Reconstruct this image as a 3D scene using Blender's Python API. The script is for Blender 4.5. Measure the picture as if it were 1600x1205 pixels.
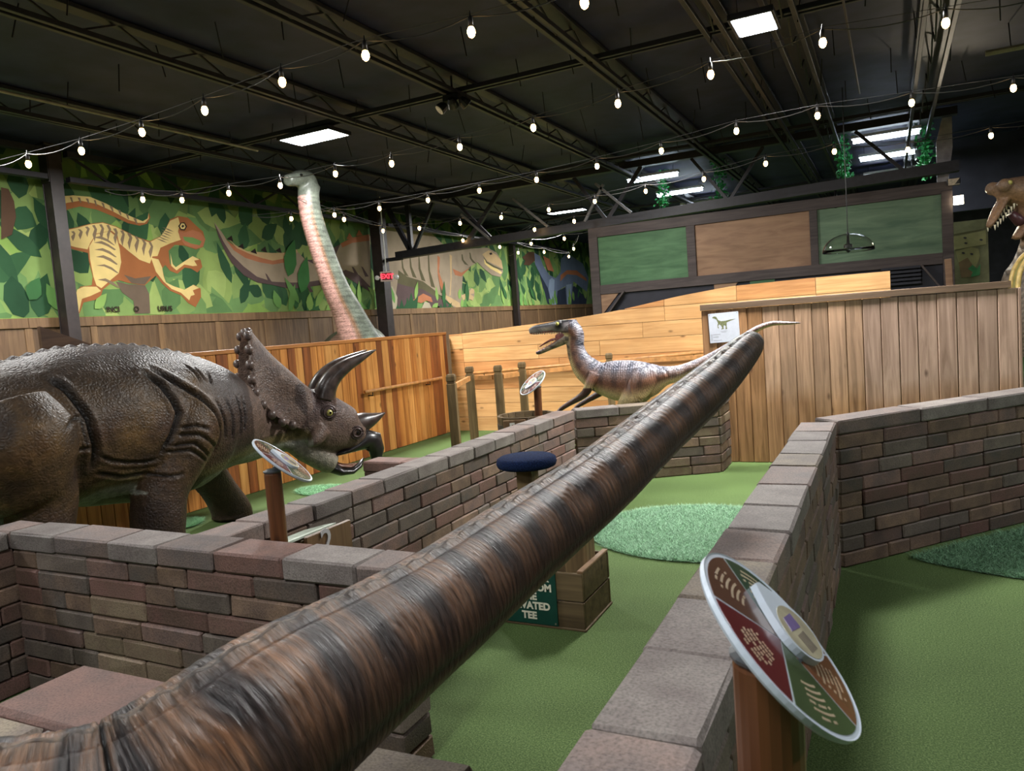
import bpy, bmesh, math, random
import numpy as np
from mathutils import Vector, Matrix
for o in list(bpy.data.objects): bpy.data.objects.remove(o)
SC = bpy.context.scene
COL = SC.collection
rng = random.Random(7)
sin, cos, pi, rad = math.sin, math.cos, math.pi, math.radians

# ------------------------------------------------------------------ camera
P, R_, YAW, EYE = rad(4.6), rad(4.3), rad(26.8), 1.5
fw = Vector((-sin(YAW)*cos(P), cos(YAW)*cos(P), -sin(P)))
rt0 = Vector((cos(YAW), sin(YAW), 0)); up0 = rt0.cross(fw)
rt = rt0*cos(R_) - up0*sin(R_); up = up0*cos(R_) + rt0*sin(R_)
cd = bpy.data.cameras.new('camera'); cam = bpy.data.objects.new('camera', cd); COL.objects.link(cam)
m = Matrix((rt, up, -fw)).transposed().to_4x4(); m.translation = (0, 0, EYE); cam.matrix_world = m
cd.sensor_width = 36; cd.lens = 1180/1600*36; cd.clip_start = .05
cd.dof.use_dof = True; cd.dof.focus_distance = 5.5; cd.dof.aperture_fstop = 11
SC.camera = cam
# ------------------------------------------------------------------ world, exposure
W = bpy.data.worlds.new('world'); SC.world = W; W.use_nodes = True
W.node_tree.nodes['Background'].inputs[0].default_value = (.55, .6, .7, 1)
W.node_tree.nodes['Background'].inputs[1].default_value = .10
vs = SC.view_settings
vs.view_transform = 'Standard'; vs.look = 'None'; vs.gamma = 1; vs.use_curve_mapping = False; vs.exposure = 0.0
# ------------------------------------------------------------------ ceiling panel lights (those in view, plus unseen lamps added as fill)
PANELS_AND_FILL = [(-6.4, 7.75, 330), (-.95, 6.86, 385), (-6.4, 1.6, 170), (-1.3, -.6, 95), (4.3, 7.55, 130), (4.3, 1.6, 70), (-6.4, -3.5, 120), (-3.6, 11.0, 110), (-6.9, 15.6, 300), (-7.4, 20.5, 300), (-8.2, 4.6, 150)]
for i, (x, y, e) in enumerate(PANELS_AND_FILL):
    l = bpy.data.lights.new('panel_and_fill_lamp', 'AREA'); l.shape = 'RECTANGLE'; l.size = .62; l.size_y = .62; l.energy = e
    l.color = (1.0, .985, .95)
    lo = bpy.data.objects.new('panel_and_fill_lamp', l); COL.objects.link(lo); lo.location = (x, y, 3.985 if y != 6.86 else 3.835)
# fluorescent strips in the bay behind the booth
for x, y, e in [(0, 14.9, 60), (-4.2, 15.6, 60), (0, 18.5, 40), (-4.4, 19, 40)]:
    l = bpy.data.lights.new('strip_lamp', 'AREA'); l.shape = 'RECTANGLE'; l.size = 1.2; l.size_y = .1; l.energy = e; l.color = (.9, .96, 1)
    lo = bpy.data.objects.new('strip_lamp', l); COL.objects.link(lo); lo.location = (x, y, 3.9)
# spotlight beside the booth (warm)
l = bpy.data.lights.new('flood_lamp', 'SPOT'); l.energy = 60; l.color = (1, .86, .65); l.spot_size = 2.2; l.shadow_soft_size = .06
lo = bpy.data.objects.new('flood_lamp', l); COL.objects.link(lo); lo.location = (.97, 13.2, 2.83)
lo.rotation_euler = (Vector((1.5, 11, 1.6)) - lo.location).to_track_quat('-Z', 'Y').to_euler()

# ------------------------------------------------------------------ materials
def lin(c): return tuple(((v/255/12.92) if v <= 10.3 else ((v/255+.055)/1.055)**2.4) for v in c) + (1,)
class NT:
    def __init__(s, name):
        s.m = bpy.data.materials.new(name); s.m.use_nodes = True; s.t = s.m.node_tree; s.b = s.t.nodes['Principled BSDF']
    def n(s, typ, **k):
        d = s.t.nodes.new(typ)
        for a, v in k.items():
            if a.startswith('i_'):
                key = a[2:]; d.inputs[int(key) if key.isdigit() else key].default_value = v
            else: setattr(d, a, v)
        return d
    def l(s, a, ao, b, bi): s.t.links.new(a.outputs[ao], b.inputs[bi])
    def ramp(s, src, so, stops):
        d = s.n('ShaderNodeValToRGB'); e = d.color_ramp.elements
        while len(e) < len(stops): e.new(.5)
        for el, (p, c) in zip(e, stops): el.position = p; el.color = c if len(c) == 4 else lin(c)
        s.l(src, so, d, 0); return d
    def bump(s, src, so, st, dist=.01):
        b = s.n('ShaderNodeBump', i_Strength=st, i_Distance=dist); s.l(src, so, b, 'Height'); s.l(b, 0, s.b, 'Normal'); return b
    def out(s, rough=.6, spec=.5, metal=0):
        s.b.inputs['Roughness'].default_value = rough; s.b.inputs['Specular IOR Level'].default_value = spec; s.b.inputs['Metallic'].default_value = metal
        return s.m
MATS = {}
def plain(name, rgb, rough=.6, spec=.4, var=.12, scale=30, bump=0, metal=0):
    if name in MATS: return MATS[name]
    t = NT(name); tc = t.n('ShaderNodeTexCoord'); no = t.n('ShaderNodeTexNoise', i_Scale=scale, i_Detail=4.0); t.l(tc, 'Object', no, 'Vector')
    a = tuple(max(0, v*(1-var)) for v in rgb); b = tuple(min(255, v*(1+var)) for v in rgb)
    r = t.ramp(no, 0, [(.3, a), (.7, b)]); t.l(r, 0, t.b, 'Base Color')
    if bump: t.bump(no, 0, bump, .004)
    MATS[name] = t.out(rough, spec, metal); return MATS[name]
def emit(name, rgb, st):
    t = NT(name); t.b.inputs['Base Color'].default_value = lin(rgb); t.b.inputs['Emission Color'].default_value = lin(rgb); t.b.inputs['Emission Strength'].default_value = st
    MATS[name] = t.out(.4); return MATS[name]
def wood(name, dark, light, axis=2, rough=.55, spec=.4, knots=True, vary=.35, fine=26, bump=.25, worn=None, glow=0):
    t = NT(name); tc = t.n('ShaderNodeTexCoord'); oi = t.n('ShaderNodeObjectInfo')
    sc = [fine]*3; sc[axis] = 1.4
    mp = t.n('ShaderNodeMapping'); mp.inputs['Scale'].default_value = sc
    cx = t.n('ShaderNodeCombineXYZ'); mu = t.n('ShaderNodeMath', operation='MULTIPLY', i_1=37.0); t.l(oi, 'Random', mu, 0)
    for i in range(3): t.l(mu, 0, cx, i)
    ad = t.n('ShaderNodeVectorMath', operation='ADD'); t.l(tc, 'Object', ad, 0); t.l(cx, 0, ad, 1); t.l(ad, 0, mp, 'Vector')
    no = t.n('ShaderNodeTexNoise', i_Scale=1.0, i_Detail=5.0, i_Roughness=.6, i_Distortion=.8); t.l(mp, 0, no, 'Vector')
    r = t.ramp(no, 0, [(.3, dark), (.72, light)]); last = r
    bl = t.n('ShaderNodeTexNoise', i_Scale=2.2, i_Detail=2.0); t.l(ad, 0, bl, 'Vector')
    if worn:
        rw = t.ramp(no, 0, [(.3, worn[0]), (.75, worn[1])]); gx = t.n('ShaderNodeSeparateXYZ'); t.l(tc, 'Object', gx, 0)
        m1 = t.n('ShaderNodeMath', operation='MULTIPLY_ADD', i_1=.45); t.l(bl, 0, m1, 0); t.l(gx, 2, m1, 2)
        rr = t.ramp(m1, 0, [(.0, (0, 0, 0, 1)), (.25, (1, 1, 1, 1))]); mx = t.n('ShaderNodeMix', data_type='RGBA'); t.l(rr, 0, mx, 0); t.l(last, 0, mx, 6); t.l(rw, 0, mx, 7)
        last = mx; lo_ = 2
    else: lo_ = 0
    if knots:
        sk = [5.5]*3; sk[axis] = 2.6
        mk = t.n('ShaderNodeMapping'); mk.inputs['Scale'].default_value = sk; t.l(ad, 0, mk, 'Vector')
        vo = t.n('ShaderNodeTexVoronoi', i_Scale=1.0); t.l(mk, 0, vo, 'Vector')
        kr = t.ramp(vo, 'Distance', [(.04, (.16, .12, .1, 1)), (.12, (1, 1, 1, 1))])
        mx = t.n('ShaderNodeMix', data_type='RGBA', blend_type='MULTIPLY', i_0=.75); t.l(last, lo_, mx, 6); t.l(kr, 0, mx, 7); last, lo_ = mx, 2
    hs = t.n('ShaderNodeHueSaturation'); ma = t.n('ShaderNodeMath', operation='MULTIPLY_ADD', i_1=vary, i_2=1-vary*.5); t.l(oi, 'Random', ma, 0)
    mb = t.n('ShaderNodeMath', operation='MULTIPLY_ADD', i_1=.5, i_2=.75); t.l(bl, 0, mb, 0); mc = t.n('ShaderNodeMath', operation='MULTIPLY'); t.l(ma, 0, mc, 0); t.l(mb, 0, mc, 1)
    t.l(mc, 0, hs, 'Value'); t.l(last, lo_, hs, 'Color'); t.l(hs, 0, t.b, 'Base Color'); t.bump(no, 0, bump, .004)
    MATS[name] = t.out(rough, spec); return MATS[name]
def brickmat(name, a, b):
    t = NT(name); tc = t.n('ShaderNodeTexCoord'); oi = t.n('ShaderNodeObjectInfo'); ge = t.n('ShaderNodeNewGeometry')
    no = t.n('ShaderNodeTexNoise', i_Scale=9.0, i_Detail=3.0); t.l(ge, 'Position', no, 'Vector')
    f = t.n('ShaderNodeTexNoise', i_Scale=160.0, i_Detail=3.0); t.l(ge, 'Position', f, 'Vector')
    r = t.ramp(no, 0, [(.35, a), (.65, b)])
    fr = t.ramp(f, 0, [(.3, (.62, .62, .62, 1)), (.55, (1, 1, 1, 1)), (.75, (1.15, 1.15, 1.15, 1))])
    mx = t.n('ShaderNodeMix', data_type='RGBA', blend_type='MULTIPLY', i_0=1.0); t.l(r, 0, mx, 6); t.l(fr, 0, mx, 7)
    hs = t.n('ShaderNodeHueSaturation'); ma = t.n('ShaderNodeMath', operation='MULTIPLY_ADD', i_1=.4, i_2=.8); t.l(oi, 'Random', ma, 0); t.l(ma, 0, hs, 'Value'); t.l(mx, 2, hs, 'Color')
    t.l(hs, 0, t.b, 'Base Color'); t.bump(f, 0, .5, .004)
    MATS[name] = t.out(.72, .35); return MATS[name]
BR = [brickmat('brick_red', (114, 84, 76), (102, 80, 70)), brickmat('brick_brown', (130, 106, 88), (104, 85, 74)), brickmat('brick_grey', (114, 102, 92), (96, 85, 78)),
      brickmat('brick_tan', (126, 110, 90), (112, 92, 78)), brickmat('brick_charcoal', (88, 79, 73), (104, 87, 76)), brickmat('brick_mauve', (124, 98, 88), (102, 85, 80))]
CAPM = [brickmat('cap_grey', (128, 120, 114), (110, 100, 96)), brickmat('cap_mauve', (126, 108, 100), (108, 97, 93)), brickmat('cap_tan', (142, 129, 110), (118, 105, 95)), brickmat('cap_red', (130, 98, 88), (110, 87, 80))]
def vcol(name, rough=.4, spec=.5, vor=0, vscale=70, bump=.3, noise=60, attr='col', streak=False, contrast=False):
    t = NT(name); at = t.n('ShaderNodeAttribute', attribute_name=attr); tc = t.n('ShaderNodeTexCoord')
    no = t.n('ShaderNodeTexNoise', i_Scale=float(noise), i_Detail=5.0, i_Roughness=.65)
    if streak:
        su = t.n('ShaderNodeAttribute', attribute_name='suv'); mp = t.n('ShaderNodeMapping'); mp.inputs['Scale'].default_value = streak
        t.l(su, 'Vector', mp, 'Vector'); t.l(mp, 0, no, 'Vector'); no.inputs['Scale'].default_value = 1; no.inputs['Distortion'].default_value = .6
    else: t.l(tc, 'Object', no, 'Vector')
    fr = t.ramp(no, 0, [(.28, (.45, .45, .45, 1)), (.6, (1.1, 1.1, 1.1, 1)), (.8, (1.5, 1.5, 1.5, 1))])
    mx = t.n('ShaderNodeMix', data_type='RGBA', blend_type='MULTIPLY', i_0=.8); t.l(at, 'Color', mx, 6); t.l(fr, 0, mx, 7); t.l(mx, 2, t.b, 'Base Color')
    if contrast: fr.color_ramp.elements[0].color = (.3, .3, .3, 1); fr.color_ramp.elements[2].color = (2.0, 2.0, 2.0, 1); mx.inputs[0].default_value = 1
    if vor:
        vo = t.n('ShaderNodeTexVoronoi', feature='DISTANCE_TO_EDGE', i_Scale=float(vscale)); t.l(tc, 'Object', vo, 'Vector')
        vr = t.ramp(vo, 'Distance', [(.0, (0, 0, 0, 1)), (.35, (1, 1, 1, 1))])
        mm = t.n('ShaderNodeMath', operation='MULTIPLY_ADD', i_1=.5); t.l(no, 0, mm, 0); t.l(vr, 0, mm, 2); t.bump(mm, 0, vor, .006)
    else: t.bump(no, 0, bump, .012 if contrast else .006)
    MATS[name] = t.out(rough, spec); return MATS[name]

# ------------------------------------------------------------------ object helpers
def mesh(name, v, f, mat=None, smooth=False):
    me = bpy.data.meshes.new(name); me.from_pydata([tuple(p) for p in v], [], [tuple(q) for q in f]); me.update()
    if mat: me.materials.append(mat)
    if smooth: me.polygons.foreach_set('use_smooth', [True]*len(me.polygons))
    return me
def put(name, me, parent=None, loc=(0, 0, 0), rz=0, mat=None, rot=None):
    o = bpy.data.objects.new(name, me); COL.objects.link(o)
    if parent is not None: o.parent = parent
    o.location = loc
    if rot is not None: o.rotation_euler = rot
    elif rz: o.rotation_euler = (0, 0, rz)
    if mat is not None and me.materials:
        o.material_slots[0].link = 'OBJECT'; o.material_slots[0].material = mat
    return o
def thing(name, label, cat, loc=(0, 0, 0), rz=0, group=None, rot=None):
    o = put(name, None, None, loc, rz, rot=rot); o.empty_display_size = .1
    o['label'] = label; o['category'] = cat
    if group: o['group'] = group
    return o
def tag(o, label, cat, group=None, kind=None):
    o['label'] = label; o['category'] = cat
    if group: o['group'] = group
    if kind: o['kind'] = kind
    return o
def struct(name, loc=(0, 0, 0)):
    o = put(name, None, None, loc); o['kind'] = 'structure'; return o
def bbox(sx, sy, sz, b=.004, jit=0, r=rng):
    """box centred on the origin with chamfered edges: 26 faces"""
    h = (sx/2, sy/2, sz/2); v = []; idx = {}
    for cx in (-1, 1):
        for cy in (-1, 1):
            for cz in (-1, 1):
                s = (cx, cy, cz)
                for a in range(3):
                    p = [s[k]*(h[k] - (b if k != a else 0)) + r.uniform(-jit, jit) for k in range(3)]
                    idx[(s, a)] = len(v); v.append(p)
    f = []
    def quad(a, s):
        o1, o2 = [k for k in range(3) if k != a]; q = []
        for u, w in ((-1, -1), (1, -1), (1, 1), (-1, 1)):
            c = [0]*3; c[a] = s; c[o1] = u; c[o2] = w; q.append(idx[(tuple(c), a)])
        return q
    for a in range(3):
        for s in (-1, 1): f.append(quad(a, s))
    for a in range(3):
        o1, o2 = [k for k in range(3) if k != a]
        for u in (-1, 1):
            for w in (-1, 1):
                c0 = [0]*3; c1 = [0]*3; c0[a] = -1; c1[a] = 1
                for c in (c0, c1): c[o1] = u; c[o2] = w
                f.append([idx[(tuple(c0), o1)], idx[(tuple(c1), o1)], idx[(tuple(c1), o2)], idx[(tuple(c0), o2)]])
    for cx in (-1, 1):
        for cy in (-1, 1):
            for cz in (-1, 1): f.append([idx[((cx, cy, cz), k)] for k in range(3)])
    # consistent outward winding (convex)
    out = []
    for q in f:
        a, b_, c = (Vector(v[q[i]]) for i in range(3)); n = (b_-a).cross(c-a); ctr = sum((Vector(v[i]) for i in q), Vector())
        out.append(q if n.dot(ctr) > 0 else q[::-1])
    return v, out
BC = {}
def boxmesh(sx, sy, sz, mat, b=.004, name='box'):
    k = (round(sx, 4), round(sy, 4), round(sz, 4), mat.name, b)
    if k not in BC: v, f = bbox(sx, sy, sz, b); BC[k] = mesh(name, v, f, mat)
    return BC[k]
class MB:
    """collects shapes into one mesh"""
    def __init__(s): s.v = []; s.f = []
    def add(s, v, f):
        n = len(s.v); s.v += [tuple(p) for p in v]; s.f += [tuple(i+n for i in q) for q in f]; return s
    def box(s, x0, x1, y0, y1, z0, z1, b=.003):
        v, f = bbox(x1-x0, y1-y0, z1-z0, b); return s.add([(p[0]+(x0+x1)/2, p[1]+(y0+y1)/2, p[2]+(z0+z1)/2) for p in v], f)
    def bar(s, a, b, w, h=None):
        a, b = Vector(a), Vector(b); h = h or w; d = (b-a); L = d.length; d.normalize()
        sx = d.cross(Vector((0, 0, 1)))
        if sx.length < .01: sx = Vector((1, 0, 0))
        sx.normalize(); sy = sx.cross(d); v = []
        for p in (a, b):
            for u, q in ((-1, -1), (1, -1), (1, 1), (-1, 1)): v.append(p + sx*u*w/2 + sy*q*h/2)
        return s.add(v, [(3, 2, 1, 0), (4, 5, 6, 7)] + [(i, (i+1) % 4, (i+1) % 4+4, i+4) for i in range(4)])
    def tube(s, pts, r, n=6, caps=True):
        pts = [Vector(p) for p in pts]; rr = r if isinstance(r, (list, tuple)) else [r]*len(pts); v = []; f = []
        prev = None
        for i, p in enumerate(pts):
            d = (pts[min(i+1, len(pts)-1)] - pts[max(i-1, 0)]).normalized()
            if prev is None: sx = d.orthogonal().normalized()
            else: sx = (prev - d*prev.dot(d)).normalized()
            prev = sx; sy = d.cross(sx)
            for k in range(n): v.append(p + (sx*cos(2*pi*k/n) + sy*sin(2*pi*k/n))*rr[i])
        for i in range(len(pts)-1):
            for k in range(n): a = i*n+k; b = i*n+(k+1) % n; f.append((a, b, b+n, a+n))
        if caps: f.append(tuple(range(n))[::-1]); f.append(tuple((len(pts)-1)*n+k for k in range(n)))
        return s.add(v, f)
    def lathe(s, prof, n=16, c=(0, 0, 0), close=True):
        v = []; f = []
        for r, z in prof:
            for k in range(n): v.append((c[0]+r*cos(2*pi*k/n), c[1]+r*sin(2*pi*k/n), c[2]+z))
        for i in range(len(prof)-1):
            for k in range(n): a = i*n+k; b = i*n+(k+1) % n; f.append((a, b, b+n, a+n))
        if close:
            f.append(tuple(range(n))[::-1]); f.append(tuple((len(prof)-1)*n+k for k in range(n)))
        return s.add(v, f)
    def prism(s, poly, d0, d1, axis):
        """polygon in the plane across the axis, extruded from d0 to d1"""
        n = len(poly)
        def P3(p, d): q = list(p); q.insert(axis, d); return q
        v = [P3(p, d0) for p in poly] + [P3(p, d1) for p in poly]
        return s.add(v, [tuple(range(n))[::-1], tuple(range(n, 2*n))] + [(i, (i+1) % n, (i+1) % n+n, i+n) for i in range(n)])
    def obj(s, name, mat, parent=None, loc=(0, 0, 0), smooth=False, rot=None, fix=True):
        me = mesh(name, s.v, s.f, mat, smooth)
        if fix:
            bm = bmesh.new(); bm.from_mesh(me); bmesh.ops.recalc_face_normals(bm, faces=bm.faces); bm.to_mesh(me); bm.free()
        return put(name, me, parent, loc, rot=rot)
def text_mesh(body, size, mat, extrude=.002, bold=.0, align='CENTER'):
    cu = bpy.data.curves.new('lettering', 'FONT'); cu.body = body; cu.size = size; cu.extrude = extrude; cu.offset = bold; cu.align_x = align; cu.align_y = 'CENTER'; cu.resolution_u = 3
    o = bpy.data.objects.new('lettering', cu); COL.objects.link(o); dg = bpy.context.evaluated_depsgraph_get()
    me = bpy.data.meshes.new_from_object(o.evaluated_get(dg)); bpy.data.objects.remove(o); bpy.data.curves.remove(cu)
    me.materials.clear(); me.materials.append(mat); return me

# ---- organic bodies: lofts merged by a voxel remesh into one continuous skin
def loft(cs, ra, rb, side=(1, 0, 0), n=24, p=2.0, cap=True):
    cs = [Vector(c) for c in cs]; side = Vector(side); v = []; f = []
    for i, c in enumerate(cs):
        d = (cs[min(i+1, len(cs)-1)] - cs[max(i-1, 0)]).normalized(); sx = (side - d*side.dot(d)).normalized(); sy = d.cross(sx)
        for k in range(n):
            a = 2*pi*k/n; ca, sa = cos(a), sin(a)
            x = math.copysign(abs(ca)**(2/p), ca); y = math.copysign(abs(sa)**(2/p), sa)
            v.append(c + sx*x*ra[i] + sy*y*rb[i])
    for i in range(len(cs)-1):
        for k in range(n): a = i*n+k; b = i*n+(k+1) % n; f.append((a, b, b+n, a+n))
    f.append(tuple(range(n))[::-1]); f.append(tuple((len(cs)-1)*n+k for k in range(n)))
    return v, f
def spline(pts, k=6):
    """Catmull-Rom through rows of numbers"""
    A = np.array(pts, float); A = np.vstack([2*A[0]-A[1], A, 2*A[-1]-A[-2]]); out = []
    for i in range(1, len(A)-2):
        for t in np.linspace(0, 1, k, endpoint=False):
            p0, p1, p2, p3 = A[i-1:i+3]
            out.append(.5*((2*p1)+(-p0+p2)*t+(2*p0-5*p1+4*p2-p3)*t*t+(-p0+3*p1-3*p2+p3)*t**3))
    out.append(A[-2]); return np.array(out)
def organic(parts, voxel, smooth=4):
    mb = MB()
    for v, f in parts: mb.add(v, f)
    me = mesh('tmp', mb.v, mb.f); bm = bmesh.new(); bm.from_mesh(me); bmesh.ops.recalc_face_normals(bm, faces=bm.faces); bm.to_mesh(me); bm.free()
    o = bpy.data.objects.new('tmp', me); COL.objects.link(o)
    md = o.modifiers.new('r', 'REMESH'); md.mode = 'VOXEL'; md.voxel_size = voxel; md.adaptivity = 0
    dg = bpy.context.evaluated_depsgraph_get(); r = bpy.data.meshes.new_from_object(o.evaluated_get(dg)); bpy.data.objects.remove(o)
    relax(r, smooth); return r
def vget(me): a = np.empty(len(me.vertices)*3, np.float32); me.vertices.foreach_get('co', a); return a.reshape(-1, 3).astype(float)
def vset(me, a): me.vertices.foreach_set('co', a.astype(np.float32).ravel()); me.update()
def vnorm(me): a = np.empty(len(me.vertices)*3, np.float32); me.vertices.foreach_get('normal', a); return a.reshape(-1, 3).astype(float)
def edges(me): a = np.empty(len(me.edges)*2, np.int32); me.edges.foreach_get('vertices', a); return a.reshape(-1, 2)
def relax(me, it):
    a = vget(me); e = edges(me); deg = np.bincount(e.ravel(), minlength=len(a)).astype(float)[:, None]
    for i in range(it):
        for lam in (.55, -.35):
            s = np.zeros_like(a); np.add.at(s, e[:, 0], a[e[:, 1]]); np.add.at(s, e[:, 1], a[e[:, 0]]); a = a + lam*(s/np.maximum(deg, 1) - a)
    vset(me, a)
def paint(me, rgb, attr='col'):
    at = me.color_attributes.new(attr, 'FLOAT_COLOR', 'POINT'); c = np.ones((len(me.vertices), 4), np.float32); s = np.clip(rgb, 0, 255)/255
    c[:, :3] = np.where(s <= .0404, s/12.92, ((s+.055)/1.055)**2.4); at.data.foreach_set('color', c.ravel())
def segdist(p, line):
    """distance of 2-D points to a polyline, tapered at its ends"""
    best = np.full(len(p), 9.0); tt = np.zeros(len(p)); n = len(line)-1
    for i in range(n):
        a, b = np.array(line[i]), np.array(line[i+1]); ab = b-a; t = np.clip(((p-a)@ab)/(ab@ab), 0, 1); d = np.linalg.norm(p-a-t[:, None]*ab, axis=1)
        u = d < best; best[u] = d[u]; tt[u] = (i+t[u])/n
    return best, tt
def hash3(p, s): 
    q = p*s; return (np.sin(q[:, 0]*1.7+q[:, 1]*2.3+1.3)+np.sin(q[:, 1]*1.9-q[:, 2]*2.9+.7)+np.sin(q[:, 2]*2.1+q[:, 0]*1.3+2.1)+np.sin((q[:, 0]+q[:, 1]+q[:, 2])*3.7)*.5)/3.5
def mixc(a, b, t): t = np.clip(t, 0, 1)[:, None]; return np.array(a, float)*(1-t) + np.array(b, float)*t
def finish(me, mat): 
    me.materials.clear(); me.materials.append(mat); me.polygons.foreach_set('use_smooth', [True]*len(me.polygons)); return me
def ball(c, r, n=12, sq=(1, 1, 1)):
    mb = MB(); prof = [(r*sin(pi*i/n)+1e-4, -r*cos(pi*i/n)) for i in range(n+1)]; mb.lathe(prof, n*2); 
    return [(c[0]+v[0]*sq[0], c[1]+v[1]*sq[1], c[2]+v[2]*sq[2]) for v in mb.v], mb.f
def cone_path(pts, radii, n=14, k=5):
    S = spline([list(p)+[r] for p, r in zip(pts, radii)], k); mb = MB(); mb.tube([s[:3] for s in S], [max(float(s[3]), .001) for s in S], n); return mb.v, mb.f
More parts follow.
